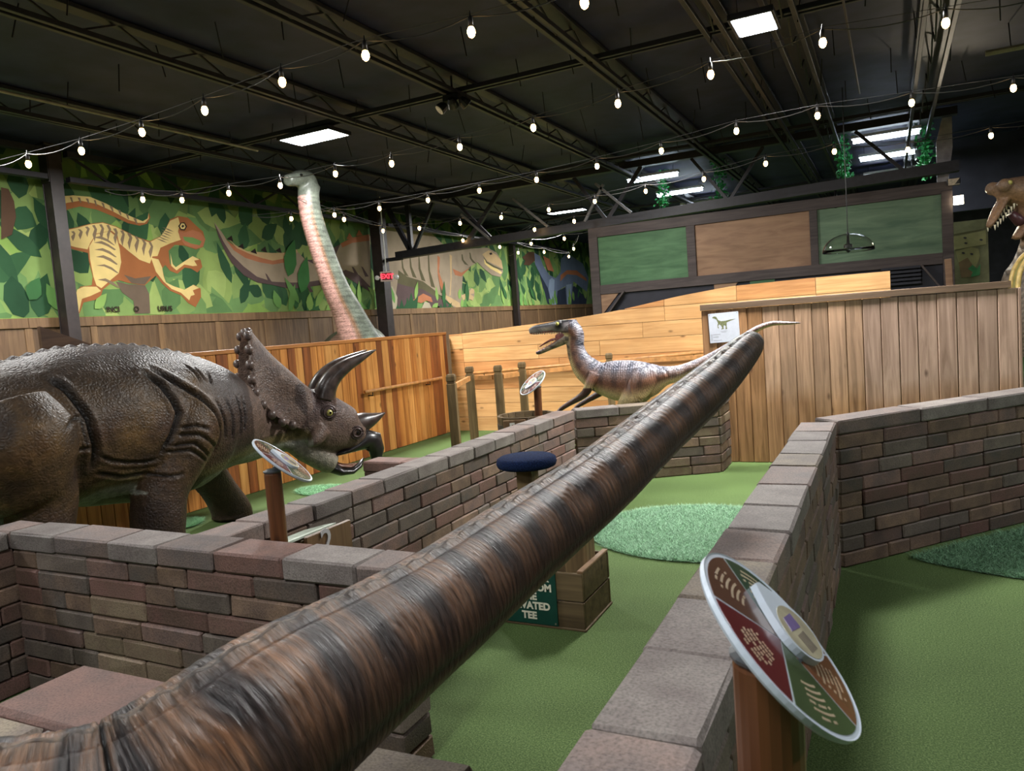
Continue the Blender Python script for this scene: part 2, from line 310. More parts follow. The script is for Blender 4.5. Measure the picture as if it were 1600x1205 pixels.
# traced outlines in wall coordinates (metres) and measured positions
MURAL = [('brown',[[6.62,3.66],[6.83,3.71],[7.09,3.71],[7.33,3.65],[7.54,3.55],[7.74,3.48],[7.9,3.45],[7.99,3.5],[8.02,3.6],[8.04,3.53],[7.97,3.43],[7.84,3.39],[7.65,3.41],[7.41,3.49],[7.17,3.56],[6.93,3.58],[6.74,3.52],[6.64,3.44]]),('cream',[[6.63,3.68],[6.84,3.72],[7.09,3.73],[7.33,3.66],[7.54,3.57],[7.75,3.5],[7.9,3.46],[7.99,3.51],[8.02,3.6],[8.01,3.51],[7.93,3.44],[7.82,3.43],[7.66,3.46],[7.42,3.56],[7.18,3.64],[6.94,3.66],[6.75,3.61],[6.64,3.57]]),('greybrown',[[7.34,2.55],[7.54,2.51],[7.81,2.51],[7.87,2.37],[7.85,2.08],[7.59,2.08],[7.59,2.27],[7.42,2.39]]),('brown',[[6.63,3.23],[6.82,3.28],[7.04,3.35],[7.24,3.39],[7.44,3.35],[7.61,3.28],[7.76,3.22],[7.98,3.17],[8.19,3.26],[8.29,3.37],[8.39,3.53],[8.55,3.6],[8.74,3.59],[8.88,3.48],[9.01,3.39],[9.04,3.26],[8.98,3.14],[8.83,3.09],[8.61,3.14],[8.43,3.14],[8.3,3.04],[8.3,2.84],[8.38,2.77],[8.58,2.87],[8.75,2.98],[8.9,2.93],[8.92,2.81],[8.81,2.72],[8.69,2.78],[8.57,2.79],[8.42,2.69],[8.29,2.73],[8.21,2.82],[8.15,2.76],[8.18,2.56],[8.31,2.47],[8.52,2.43],[8.72,2.52],[8.84,2.46],[8.83,2.32],[8.7,2.16],[8.56,2.23],[8.45,2.35],[8.25,2.42],[8.12,2.53],[8.02,2.65],[7.81,2.5],[7.54,2.53],[7.39,2.57],[7.28,2.54],[7.12,2.43],[7.06,2.3],[6.81,2.25],[6.73,2.1],[6.68,2.1],[6.69,2.36],[6.79,2.47],[6.96,2.49],[6.99,2.61],[6.96,2.83],[6.96,2.94],[6.79,2.97],[6.61,3.01]]),('cream',[[6.63,3.22],[6.82,3.27],[7.04,3.34],[7.24,3.38],[7.44,3.34],[7.61,3.27],[7.76,3.21],[7.97,3.15],[8.18,3.25],[8.28,3.36],[8.39,3.51],[8.55,3.58],[8.57,3.48],[8.52,3.35],[8.56,3.23],[8.35,3.16],[8.16,3.08],[8.09,2.95],[8.0,2.94],[7.94,2.83],[7.77,2.88],[7.6,3.0],[7.46,3.11],[7.45,3.22],[7.36,3.28],[7.12,3.22],[7.01,3.08],[6.96,2.99],[6.79,3.01],[6.61,3.05]]),('cream',[[7.12,3.21],[7.33,3.27],[7.43,3.2],[7.46,3.02],[7.46,2.83],[7.4,2.67],[7.26,2.57],[7.1,2.45],[7.03,2.49],[7.0,2.61],[6.98,2.86],[6.99,3.03]]),('cream',[[7.97,2.92],[8.1,2.9],[8.15,2.78],[8.16,2.64],[8.19,2.55],[8.33,2.49],[8.52,2.44],[8.7,2.52],[8.81,2.47],[8.68,2.43],[8.71,2.36],[8.63,2.34],[8.59,2.27],[8.45,2.39],[8.28,2.45],[8.15,2.56],[8.03,2.71]]),('cream',[[8.33,3.01],[8.35,2.84],[8.4,2.79],[8.58,2.89],[8.75,2.98],[8.88,2.93],[8.77,2.91],[8.82,2.83],[8.73,2.82],[8.57,2.84],[8.41,2.74],[8.32,2.81]]),('cream',[[6.74,2.43],[6.84,2.47],[7.03,2.47],[7.09,2.41],[6.92,2.34],[6.79,2.3],[6.72,2.11],[6.68,2.11],[6.7,2.34]]),('greybrown',[[7.48,2.65],[7.66,2.6],[7.94,2.64],[7.81,2.51],[7.59,2.53]]),('stripe',[[6.75,3.22],[6.78,3.19],[6.74,3.15],[6.76,3.09],[6.79,3.14],[6.81,3.2],[6.79,3.23]]),('stripe',[[6.85,3.26],[6.88,3.23],[6.85,3.18],[6.87,3.12],[6.9,3.18],[6.92,3.23],[6.89,3.26]]),('stripe',[[6.96,3.3],[6.99,3.27],[6.96,3.22],[6.98,3.16],[7.0,3.22],[7.03,3.28],[7.0,3.31]]),('stripe',[[7.07,3.33],[7.1,3.28],[7.06,3.2],[7.08,3.1],[7.11,3.19],[7.14,3.28],[7.11,3.34]]),('stripe',[[7.18,3.35],[7.21,3.3],[7.17,3.22],[7.19,3.13],[7.22,3.21],[7.25,3.3],[7.22,3.36]]),('stripe',[[7.29,3.35],[7.32,3.29],[7.28,3.22],[7.29,3.12],[7.32,3.21],[7.36,3.3],[7.33,3.36]]),('stripe',[[7.39,3.31],[7.42,3.26],[7.38,3.18],[7.4,3.08],[7.43,3.17],[7.46,3.26],[7.44,3.32]]),('stripe',[[7.5,3.29],[7.53,3.24],[7.49,3.16],[7.51,3.06],[7.54,3.15],[7.57,3.24],[7.55,3.3]]),('stripe',[[7.61,3.26],[7.64,3.2],[7.6,3.12],[7.62,3.02],[7.65,3.11],[7.69,3.2],[7.66,3.27]]),('stripe',[[7.73,3.22],[7.76,3.17],[7.71,3.09],[7.73,2.98],[7.77,3.08],[7.8,3.17],[7.77,3.23]]),('stripe',[[7.84,3.19],[7.87,3.13],[7.83,3.05],[7.85,2.94],[7.88,3.04],[7.92,3.13],[7.88,3.19]]),('stripe',[[7.96,3.15],[7.99,3.09],[7.94,3.01],[7.96,2.91],[8.0,3.0],[8.03,3.09],[8.0,3.16]]),('stripe',[[7.06,3.16],[7.18,3.19],[7.29,3.15],[7.39,3.07],[7.37,3.07],[7.27,3.12],[7.17,3.15]]),('stripe',[[7.06,3.09],[7.19,3.12],[7.29,3.08],[7.4,3.01],[7.37,3.0],[7.27,3.05],[7.18,3.08]]),('stripe',[[7.06,2.99],[7.19,3.02],[7.3,2.98],[7.4,2.9],[7.37,2.9],[7.27,2.95],[7.18,2.98]]),('stripe',[[7.07,2.89],[7.19,2.92],[7.3,2.88],[7.4,2.8],[7.38,2.79],[7.28,2.84],[7.18,2.88]]),('stripe',[[7.06,2.77],[7.19,2.79],[7.3,2.75],[7.4,2.67],[7.37,2.67],[7.28,2.72],[7.18,2.76]]),('stripe',[[7.05,2.57],[7.18,2.59],[7.29,2.54],[7.39,2.46],[7.36,2.46],[7.26,2.51],[7.17,2.55]]),('stripe',[[8.09,3.22],[8.2,3.18],[8.3,3.16],[8.21,3.2]]),('stripe',[[8.12,3.26],[8.23,3.21],[8.33,3.2],[8.23,3.23]]),('stripe',[[8.15,3.29],[8.26,3.25],[8.36,3.23],[8.26,3.27]]),('stripe',[[8.18,3.33],[8.29,3.29],[8.39,3.27],[8.29,3.31]]),('stripe',[[8.2,3.36],[8.32,3.32],[8.42,3.31],[8.32,3.34]]),('stripe',[[8.23,3.4],[8.34,3.36],[8.44,3.34],[8.35,3.38]]),('stripe',[[6.79,3.69],[6.81,3.62],[6.83,3.62],[6.82,3.69]]),('stripe',[[6.9,3.7],[6.93,3.63],[6.95,3.63],[6.94,3.7]]),('stripe',[[7.02,3.7],[7.05,3.63],[7.07,3.62],[7.06,3.7]]),('stripe',[[7.14,3.69],[7.16,3.61],[7.18,3.61],[7.17,3.69]]),('stripe',[[7.25,3.67],[7.28,3.59],[7.3,3.59],[7.29,3.66]]),('stripe',[[7.37,3.63],[7.41,3.56],[7.43,3.56],[7.42,3.63]]),('stripe',[[7.5,3.59],[7.53,3.52],[7.55,3.52],[7.54,3.59]]),('stripe',[[7.62,3.55],[7.65,3.47],[7.67,3.47],[7.66,3.54]]),('stripe',[[7.74,3.49],[7.78,3.41],[7.8,3.41],[7.79,3.49]]),('rust',[[8.52,3.37],[8.64,3.35],[8.8,3.4],[8.96,3.37],[9.04,3.27],[8.98,3.15],[8.83,3.1],[8.62,3.15],[8.54,3.25]]),('green2',[[8.6,3.28],[8.79,3.28],[8.96,3.23],[8.91,3.16],[8.74,3.18],[8.62,3.22]]),('dark',[[8.53,3.44],[8.59,3.5],[8.66,3.51],[8.7,3.45],[8.65,3.38],[8.57,3.38]]),('cream',[[8.56,3.44],[8.6,3.49],[8.65,3.49],[8.67,3.44],[8.64,3.4],[8.58,3.4]]),('dark',[[8.59,3.44],[8.62,3.47],[8.65,3.45],[8.61,3.42]]),('trunk',[[5.89,3.71],[5.98,3.7],[6.03,3.55],[6.03,3.35],[5.95,3.12],[5.81,3.05]]),('purple',[[9.26,3.56],[9.32,3.34],[9.43,3.09],[9.55,2.9],[9.79,2.7],[10.09,2.58],[10.46,2.54],[10.84,2.48],[11.3,2.5],[11.9,2.57],[12.56,2.74],[12.98,2.57],[13.34,2.43],[13.52,3.64],[12.66,3.47],[11.57,3.04],[10.23,2.99],[9.48,3.24]]),('grey',[[9.26,3.56],[9.4,3.41],[9.52,3.24],[9.73,3.11],[9.95,3.03],[10.23,2.99],[10.52,2.98],[10.92,3.05],[11.21,3.17],[11.38,3.04],[11.84,2.89],[12.17,3.0],[12.49,3.41],[13.25,3.62],[13.52,3.64],[13.36,2.54],[13.01,2.78],[12.58,2.88],[11.91,2.67],[11.32,2.6],[10.86,2.59],[10.46,2.6],[10.1,2.68],[9.81,2.85],[9.57,3.04],[9.41,3.26]]),('rust',[[9.33,3.46],[9.49,3.28],[9.7,3.17],[9.96,3.08],[10.23,3.02],[10.52,3.0],[10.92,3.05],[11.11,3.14],[11.15,3.06],[10.91,2.97],[10.51,2.91],[10.18,2.94],[9.87,3.0],[9.62,3.12]]),('tan',[[9.5,3.33],[9.67,3.21],[9.92,3.12],[10.22,3.12],[10.54,3.12],[10.84,3.14],[11.17,3.22],[11.21,3.17],[10.92,3.05],[10.52,2.98],[10.23,3.02],[9.96,3.08],[9.7,3.16]]),('dark',[[9.49,3.3],[9.61,3.37],[9.63,3.27]]),('dark',[[9.72,3.18],[9.84,3.25],[9.86,3.16]]),('dark',[[10.0,3.11],[10.12,3.18],[10.15,3.08]]),('dark',[[10.25,3.15],[10.37,3.23],[10.4,3.12]]),('dark',[[10.61,3.16],[10.74,3.23],[10.77,3.13]]),('rust',[[12.49,3.41],[12.9,3.56],[13.49,3.67],[13.47,3.53],[12.88,3.45],[12.53,3.33]]),('rust',[[12.69,3.51],[12.81,3.65],[12.92,3.54]]),('rust',[[13.02,3.6],[13.14,3.74],[13.25,3.63]]),('purple',[[10.3,2.75],[10.34,2.73],[10.46,2.57],[10.37,2.56]]),('purple',[[10.81,2.6],[10.86,2.59],[10.99,2.42],[10.9,2.41]]),('purple',[[11.34,2.61],[11.4,2.6],[11.53,2.42],[11.43,2.41]]),('purple',[[12.78,2.95],[12.85,2.94],[13.01,2.75],[12.89,2.74]]),('purple',[[13.1,2.97],[13.16,2.95],[13.33,2.76],[13.21,2.75]]),('grey',[[13.65,2.03],[13.62,3.14],[13.71,3.77],[14.53,4.05],[15.66,4.04],[16.77,3.52],[17.94,3.61],[18.86,3.69],[19.42,3.58],[19.68,3.36],[19.73,3.04],[19.55,2.89],[19.02,2.93],[18.57,3.1],[18.23,3.26],[17.77,3.11],[17.39,2.89],[17.23,2.39],[17.39,2.35],[17.77,2.56],[17.95,2.47],[17.9,2.3],[17.54,2.22],[17.19,2.16],[17.13,2.0],[16.77,2.06],[16.27,2.34],[15.43,2.56],[14.45,2.64],[14.29,2.02]]),('purple',[[14.38,2.63],[14.82,2.57],[15.43,2.54],[16.12,2.31],[16.69,2.06],[16.52,1.98],[15.71,2.07],[15.59,2.23],[15.4,2.38],[14.97,2.23],[14.94,2.01],[14.29,2.02],[14.28,2.38]]),('olive',[[14.46,2.93],[14.79,2.79],[15.45,2.69],[15.99,2.46],[16.26,2.29],[16.11,2.27],[15.42,2.5],[14.76,2.57],[14.38,2.63]]),('olive',[[14.62,3.19],[14.66,3.19],[14.68,2.99],[14.86,2.79],[14.7,2.82],[14.61,2.99]]),('olive',[[14.96,3.28],[15.0,3.28],[15.02,3.02],[15.19,2.76],[15.02,2.79],[14.94,3.02]]),('olive',[[15.34,3.29],[15.38,3.3],[15.39,2.99],[15.56,2.69],[15.39,2.72],[15.3,2.99]]),('olive',[[15.76,3.35],[15.81,3.36],[15.8,2.95],[15.97,2.54],[15.79,2.57],[15.72,2.95]]),('olive',[[16.2,3.34],[16.25,3.34],[16.23,2.86],[16.39,2.39],[16.21,2.42],[16.14,2.86]]),('olive',[[17.4,3.43],[17.45,3.44],[17.49,3.29],[17.73,3.15],[17.52,3.18],[17.39,3.29]]),('olive',[[17.83,3.5],[17.88,3.5],[17.93,3.35],[18.18,3.21],[17.96,3.24],[17.83,3.35]]),('rust',[[16.2,3.34],[16.31,3.3],[16.21,2.94],[16.39,2.59],[16.5,2.3],[16.35,2.39],[16.2,2.62],[16.14,2.94]]),('rust',[[16.89,3.04],[17.32,2.95],[17.86,3.12],[17.3,2.85],[16.98,2.88]]),('rust',[[13.7,3.7],[14.0,3.76],[13.82,3.33],[13.7,3.15]]),('greylight',[[13.83,2.24],[13.97,2.52],[14.18,2.56],[14.33,2.31],[14.26,2.03],[13.68,2.04],[13.76,2.13]]),('rust',[[13.76,2.13],[13.95,2.2],[14.08,2.09],[14.04,2.03],[13.68,2.04]]),('rust',[[14.9,2.23],[15.41,2.4],[15.75,2.31],[15.8,2.19],[15.52,2.23],[15.3,2.17],[15.0,2.22]]),('greylight',[[15.28,2.04],[15.45,2.21],[15.65,2.17],[15.74,2.03]]),('tan',[[16.79,3.4],[16.9,3.37],[16.79,2.79],[16.67,2.35],[16.62,2.35],[16.75,2.79]]),('tan',[[16.35,2.39],[16.69,2.3],[17.11,2.16],[17.13,2.01],[16.93,2.04],[16.56,2.18]]),('tan',[[17.22,2.35],[17.67,2.47],[17.81,2.55],[17.94,2.51],[17.9,2.41],[17.7,2.39],[17.89,2.32],[17.82,2.22],[17.55,2.28],[17.29,2.23]]),('tan',[[18.54,3.49],[18.94,3.62],[19.4,3.51],[19.68,3.36],[19.74,3.13],[19.17,3.25],[18.8,3.32]]),('cream',[[18.62,3.36],[19.07,3.22],[19.67,3.02],[19.56,2.97],[18.95,3.11],[18.64,3.23]]),('olive',[[18.58,3.45],[18.79,3.3],[19.25,3.19],[19.72,3.11],[19.66,3.08],[19.15,3.15],[18.74,3.26]]),('dark',[[18.95,3.54],[19.1,3.57],[19.16,3.52],[19.01,3.49]]),('navy',[[22.15,3.46],[22.6,3.17],[23.05,2.82],[23.67,2.51],[24.55,2.68],[25.3,2.69],[26.33,2.23],[26.55,2.53],[26.29,2.0],[25.02,2.01],[22.79,2.09],[22.5,2.61]]),('blue',[[22.01,3.7],[22.42,3.63],[22.62,3.33],[23.09,3.03],[23.61,2.94],[24.06,3.16],[24.17,3.6],[24.76,3.84],[26.25,3.52],[26.73,3.0],[26.47,2.5],[25.77,2.69],[25.18,2.86],[24.8,2.01],[24.43,2.02],[24.4,2.68],[23.67,2.51],[23.47,2.02],[23.11,2.02],[22.88,2.61],[22.32,3.06],[22.01,3.36]]),('bluelight',[[23.06,2.87],[23.27,2.94],[23.49,2.88],[23.39,2.51],[23.51,2.02],[23.13,2.02],[22.94,2.56]]),('bluelight',[[24.49,2.73],[25.01,2.77],[24.75,2.01],[24.49,2.02]]),('rust',[[24.04,3.05],[24.65,3.24],[25.56,3.26],[26.48,3.0],[26.54,2.88],[25.53,3.09],[24.63,3.1],[23.98,2.84]]),('rust',[[22.68,3.64],[23.18,3.56],[23.51,3.15],[22.98,3.19]]),('trunk',[[21.1,3.52],[21.59,3.71],[22.01,3.73],[22.02,3.46],[21.58,3.29],[21.17,3.3],[21.31,3.43]]),('green4',[[14.2,2.02],[14.31,2.16],[14.36,2.07],[14.49,2.27],[14.55,2.09],[14.7,2.2],[14.61,2.01]]),('green4',[[14.58,2.01],[14.72,2.31],[14.77,2.21],[14.9,2.42],[14.97,2.23],[15.19,2.34],[15.07,2.01]]),('green4',[[15.66,2.0],[15.77,1.99],[15.83,1.89],[15.97,2.11],[16.05,1.91],[16.37,2.02],[16.29,1.98]]),('green4',[[16.03,1.99],[16.17,2.15],[16.23,2.05],[16.37,2.26],[16.46,2.06],[16.71,2.18],[16.6,1.98]])]
TEXT = [[-10.0,7.104,2.103],[-10.0,7.618,2.1],[-10.0,7.977,2.103],[-10.0,8.371,2.101],[-10.0,7.115,2.182]]
BULBS = [[[-7.43,4.67,3.4],[-6.65,4.69,3.4],[-5.75,4.64,3.4],[-4.88,4.55,3.4],[-3.94,4.43,3.4],[-3.14,4.38,3.4],[-2.36,4.47,3.4],[-1.59,4.5,3.4]],[[-8.3,6.6,3.4],[-8.05,6.98,3.4],[-7.34,7.09,3.4],[-6.6,7.21,3.4],[-5.72,7.18,3.4],[-4.95,7.22,3.4],[-3.99,7.1,3.4],[-3.06,6.94,3.4],[-2.12,6.72,3.4],[-1.24,6.45,3.4],[-0.38,6.26,3.4],[0.42,6.42,3.4]],[[-8.3,9.24,3.4],[-7.66,9.5,3.4],[-6.86,9.58,3.4],[-5.98,9.57,3.4],[-5.08,9.5,3.4],[-4.16,9.42,3.4],[-3.23,9.22,3.4],[-2.34,8.98,3.4],[-1.42,8.64,3.4],[-0.6,8.6,3.4],[0.26,8.77,3.4],[1.13,8.91,3.4]],[[-7.86,9.98,3.4],[-8.32,11.67,3.4],[-7.73,11.99,3.4],[-6.92,12.1,3.4],[-6.09,12.13,3.4],[-5.14,12.06,3.4],[-4.25,11.91,3.4],[-3.32,11.66,3.4],[-2.36,11.36,3.4],[-1.43,10.89,3.4],[-0.57,10.79,3.4],[0.28,11.49,3.4],[1.2,11.39,3.4]],[[-7.6,13.35,3.25],[-7.76,15.27,3.25],[-5.94,13.19,3.25],[-4.98,12.8,3.25]],[[-7.9,16.5,3.2],[-6.85,14.98,3.2],[-6.01,14.82,3.2]],[[-7.48,17.08,3.2],[-7.64,19.07,3.2],[-6.74,17.17,3.2]]]
TAIL = [[-0.4585,3.0387,1.3707,0.0],[-0.479,2.982,1.3552,0.0513],[-0.5758,2.6973,1.2336,0.0795],[-0.6765,2.3445,1.1254,0.0902],[-0.7611,2.046,1.0316,0.1016],[-0.8416,1.7743,0.9621,0.1119],[-0.8866,1.5228,0.9176,0.1205],[-0.9112,1.3056,0.8909,0.1263],[-0.9448,1.0955,0.8677,0.1413],[-0.9635,0.9164,0.8559,0.1526],[-0.9943,0.7853,0.8211,0.1617],[-1.033,0.696,0.7951,0.1633],[-1.0795,0.6164,0.7968,0.1598],[-1.1278,0.5486,0.814,0.1557],[-1.2115,0.4747,0.8373,0.1556]]
CREASE=[[[2.69,1.38],[2.74,1.33],[2.77,1.24],[2.8,1.14],[2.81,1.04],[2.83,0.95],[2.82,0.85]],[[2.59,1.11],[2.66,1.15],[2.77,1.15]],[[2.72,0.97],[2.76,0.97],[2.81,0.96]],[[3.27,1.36],[3.34,1.28],[3.38,1.18],[3.4,1.09],[3.33,0.95],[3.25,0.83]],[[3.35,1.38],[3.46,1.29],[3.59,1.18],[3.68,1.05],[3.72,0.92],[3.7,0.79]],[[3.39,0.99],[3.49,0.99],[3.59,0.95]],[[3.37,0.95],[3.5,0.93],[3.67,0.81]],[[3.32,0.88],[3.46,0.88],[3.61,0.75]],[[3.28,0.85],[3.43,0.84],[3.58,0.73]],[[3.19,0.73],[3.29,0.69],[3.38,0.69]],[[3.76,1.13],[3.8,0.98],[3.81,0.85]],[[3.86,1.13],[3.89,0.98],[3.89,0.83]],[[3.98,1.13],[4.0,0.98],[3.99,0.85]],[[4.06,1.11],[4.05,0.97],[4.03,0.87]],[[3.65,1.39],[3.68,1.33],[3.68,1.27]],[[3.72,1.36],[3.73,1.28]],[[3.82,1.32],[3.78,1.25]],[[2.85,0.91],[2.94,0.86],[3.04,0.83],[3.16,0.81],[3.26,0.81]],[[2.86,0.8],[3.03,0.74],[3.2,0.73]],[[2.76,1.16],[2.76,1.07],[2.78,0.97]]]
# ================================================================== the setting
def noisy_floor():
    t = NT('green_carpet'); tc = t.n('ShaderNodeNewGeometry')
    a = t.n('ShaderNodeTexNoise', i_Scale=150.0, i_Detail=4.0, i_Roughness=.75); t.l(tc, 'Position', a, 'Vector')
    b = t.n('ShaderNodeTexNoise', i_Scale=1.3, i_Detail=3.0); t.l(tc, 'Position', b, 'Vector')
    r = t.ramp(a, 0, [(.3, (44, 64, 30)), (.5, (78, 100, 52)), (.7, (124, 142, 94))])
    q = t.ramp(b, 0, [(.3, (.82, .82, .82, 1)), (.7, (1.08, 1.08, 1.08, 1))])
    mx = t.n('ShaderNodeMix', data_type='RGBA', blend_type='MULTIPLY', i_0=1.0); t.l(r, 0, mx, 6); t.l(q, 0, mx, 7); t.l(mx, 2, t.b, 'Base Color')
    t.bump(a, 0, .6, .006); MATS['green_carpet'] = t.out(.85, .2); return MATS['green_carpet']
FX0, FX1, FY0, FY1, CZ = -10.0, 7.0, -6.0, 28.0, 4.3
f = put('floor', mesh('floor', *bbox(FX1-FX0+.4, FY1-FY0+.4, .1, .001), noisy_floor()), None, ((FX0+FX1)/2, (FY0+FY1)/2, -.05)); f['kind'] = 'structure'
deck = plain('ceiling_paint', (42, 42, 72), .6, .3, .2, 3)
steel = plain('black_steel', (30, 29, 38), .5, .5, .2, 12)
steel2 = plain('brown_steel', (36, 33, 40), .5, .5, .2, 12)
palest = plain('pale_steel', (104, 102, 104), .45, .5, .1, 10)
galv = plain('pale_conduit', (132, 126, 118), .45, .5, .1, 10)
def ceiling():
    mb = MB(); mb.box(FX0-.2, FX1+.2, FY0-.2, FY1+.2, CZ, CZ+.1)
    c = mb.obj('ceiling', deck); c['kind'] = 'structure'
    def joist(x, z, wide, mat):
        j = MB(); h = CZ-z
        for dx in (-wide/2, wide/2): j.box(x+dx-.022, x+dx+.022, FY0, FY1, z, z+.045); j.box(x+dx-.02, x+dx+.02, FY0, FY1, z+.012, z+.02)
        j.box(x-wide/2-.02, x+wide/2+.02, FY0, FY1, CZ-.05, CZ-.012)
        y = FY0
        while y < FY1-1:
            j.bar((x, y, z+.02), (x, y+.42, CZ-.04), .016); j.bar((x, y+.42, CZ-.04), (x, y+.84, z+.02), .016); y += .84
        j.obj('joist', mat, c)
    for x, z, w, mm in ((-7.95, 4.02, .07, steel), (-5.74, 4.06, .09, steel2), (-4.22, 4.06, .1, steel2), (-2.62, 4.06, .1, steel2), (-1.38, 4.06, .16, steel2), (-.78, 4.04, .22, steel2), (.5, 4.03, .26, steel2), (2.2, 4.06, .1, steel), (3.9, 4.06, .1, steel)):
        joist(x, z, w, mm)
    for y in (2.6, 7.55, 12.4, 18.2):
        b = MB(); b.box(FX0, FX1, y-.05, y-.01, 4.1, 4.15); b.box(FX0, FX1, y+.04, y+.08, 4.1, 4.15)
        b.obj('purlin', steel, c)
    rods = MB()
    rr = random.Random(3)
    for y in (3.8, 5.1, 6.4, 7.55, 8.8, 9.9, 11, 12.2):
        x = -9.5+rr.random()
        while x < 3: rods.tube([(x, y, 4.02), (x+rr.uniform(-.05, .05), y+rr.uniform(-.1, .1), CZ)], .006, 5); x += rr.uniform(.55, .8)
    rods.obj('hanger_rods', galv if False else steel2, c)['kind'] = 'stuff'
    p = MB(); p.tube([(-7.27, -2, 4.0), (-7.28, 7.6, 4.0)], .016, 8); p.obj('conduit', galv, c)
    p = MB(); p.tube([(1.0, 9.8, 4.0), (4.5, 9.9, 4.02)], .03, 8); p.obj('duct_pipe', galv, c)
    p = MB(); p.tube([(-.28, 5.5, 4.02), (-.25, 10.6, 4.02)], .012, 6); p.obj('conduit', steel2, c)
ceiling()
wallm = plain('dark_wall', (46, 46, 54), .7, .3, .1, 4)
wains = wood('wainscot_wood', (84, 62, 46), (122, 96, 70), 2, .5, .4, False, .25, 14)
batt = wood('batten_wood', (104, 78, 56), (138, 108, 76), 2, .5, .4, False, .2, 16)
def muralmat():
    t = NT('mural_paint'); at = t.n('ShaderNodeAttribute', attribute_name='col'); tc = t.n('ShaderNodeTexCoord'); no = t.n('ShaderNodeTexNoise', i_Scale=2.5, i_Detail=4.0); t.l(tc, 'Object', no, 'Vector')
    r = t.ramp(no, 0, [(.3, (.82, .82, .82, 1)), (.7, (1.1, 1.1, 1.1, 1))]); mx = t.n('ShaderNodeMix', data_type='RGBA', blend_type='MULTIPLY', i_0=1.0)
    t.l(at, 'Color', mx, 6); t.l(r, 0, mx, 7); t.l(mx, 2, t.b, 'Base Color'); return t.out(.75, .2)
PAL = dict(cream=(222, 196, 130), brown=(160, 100, 60), greybrown=(108, 92, 78), stripe=(134, 114, 92), rust=(176, 112, 80), green1=(150, 174, 90), green2=(106, 142, 80), green3=(78, 116, 66), green4=(46, 84, 54),
    dark=(44, 34, 32), trunk=(84, 62, 48), purple=(92, 74, 74), grey=(160, 142, 122), greylight=(178, 166, 144), tan=(196, 166, 124), olive=(92, 86, 62), navy=(48, 56, 74), blue=(104, 116, 142), bluelight=(142, 158, 184))
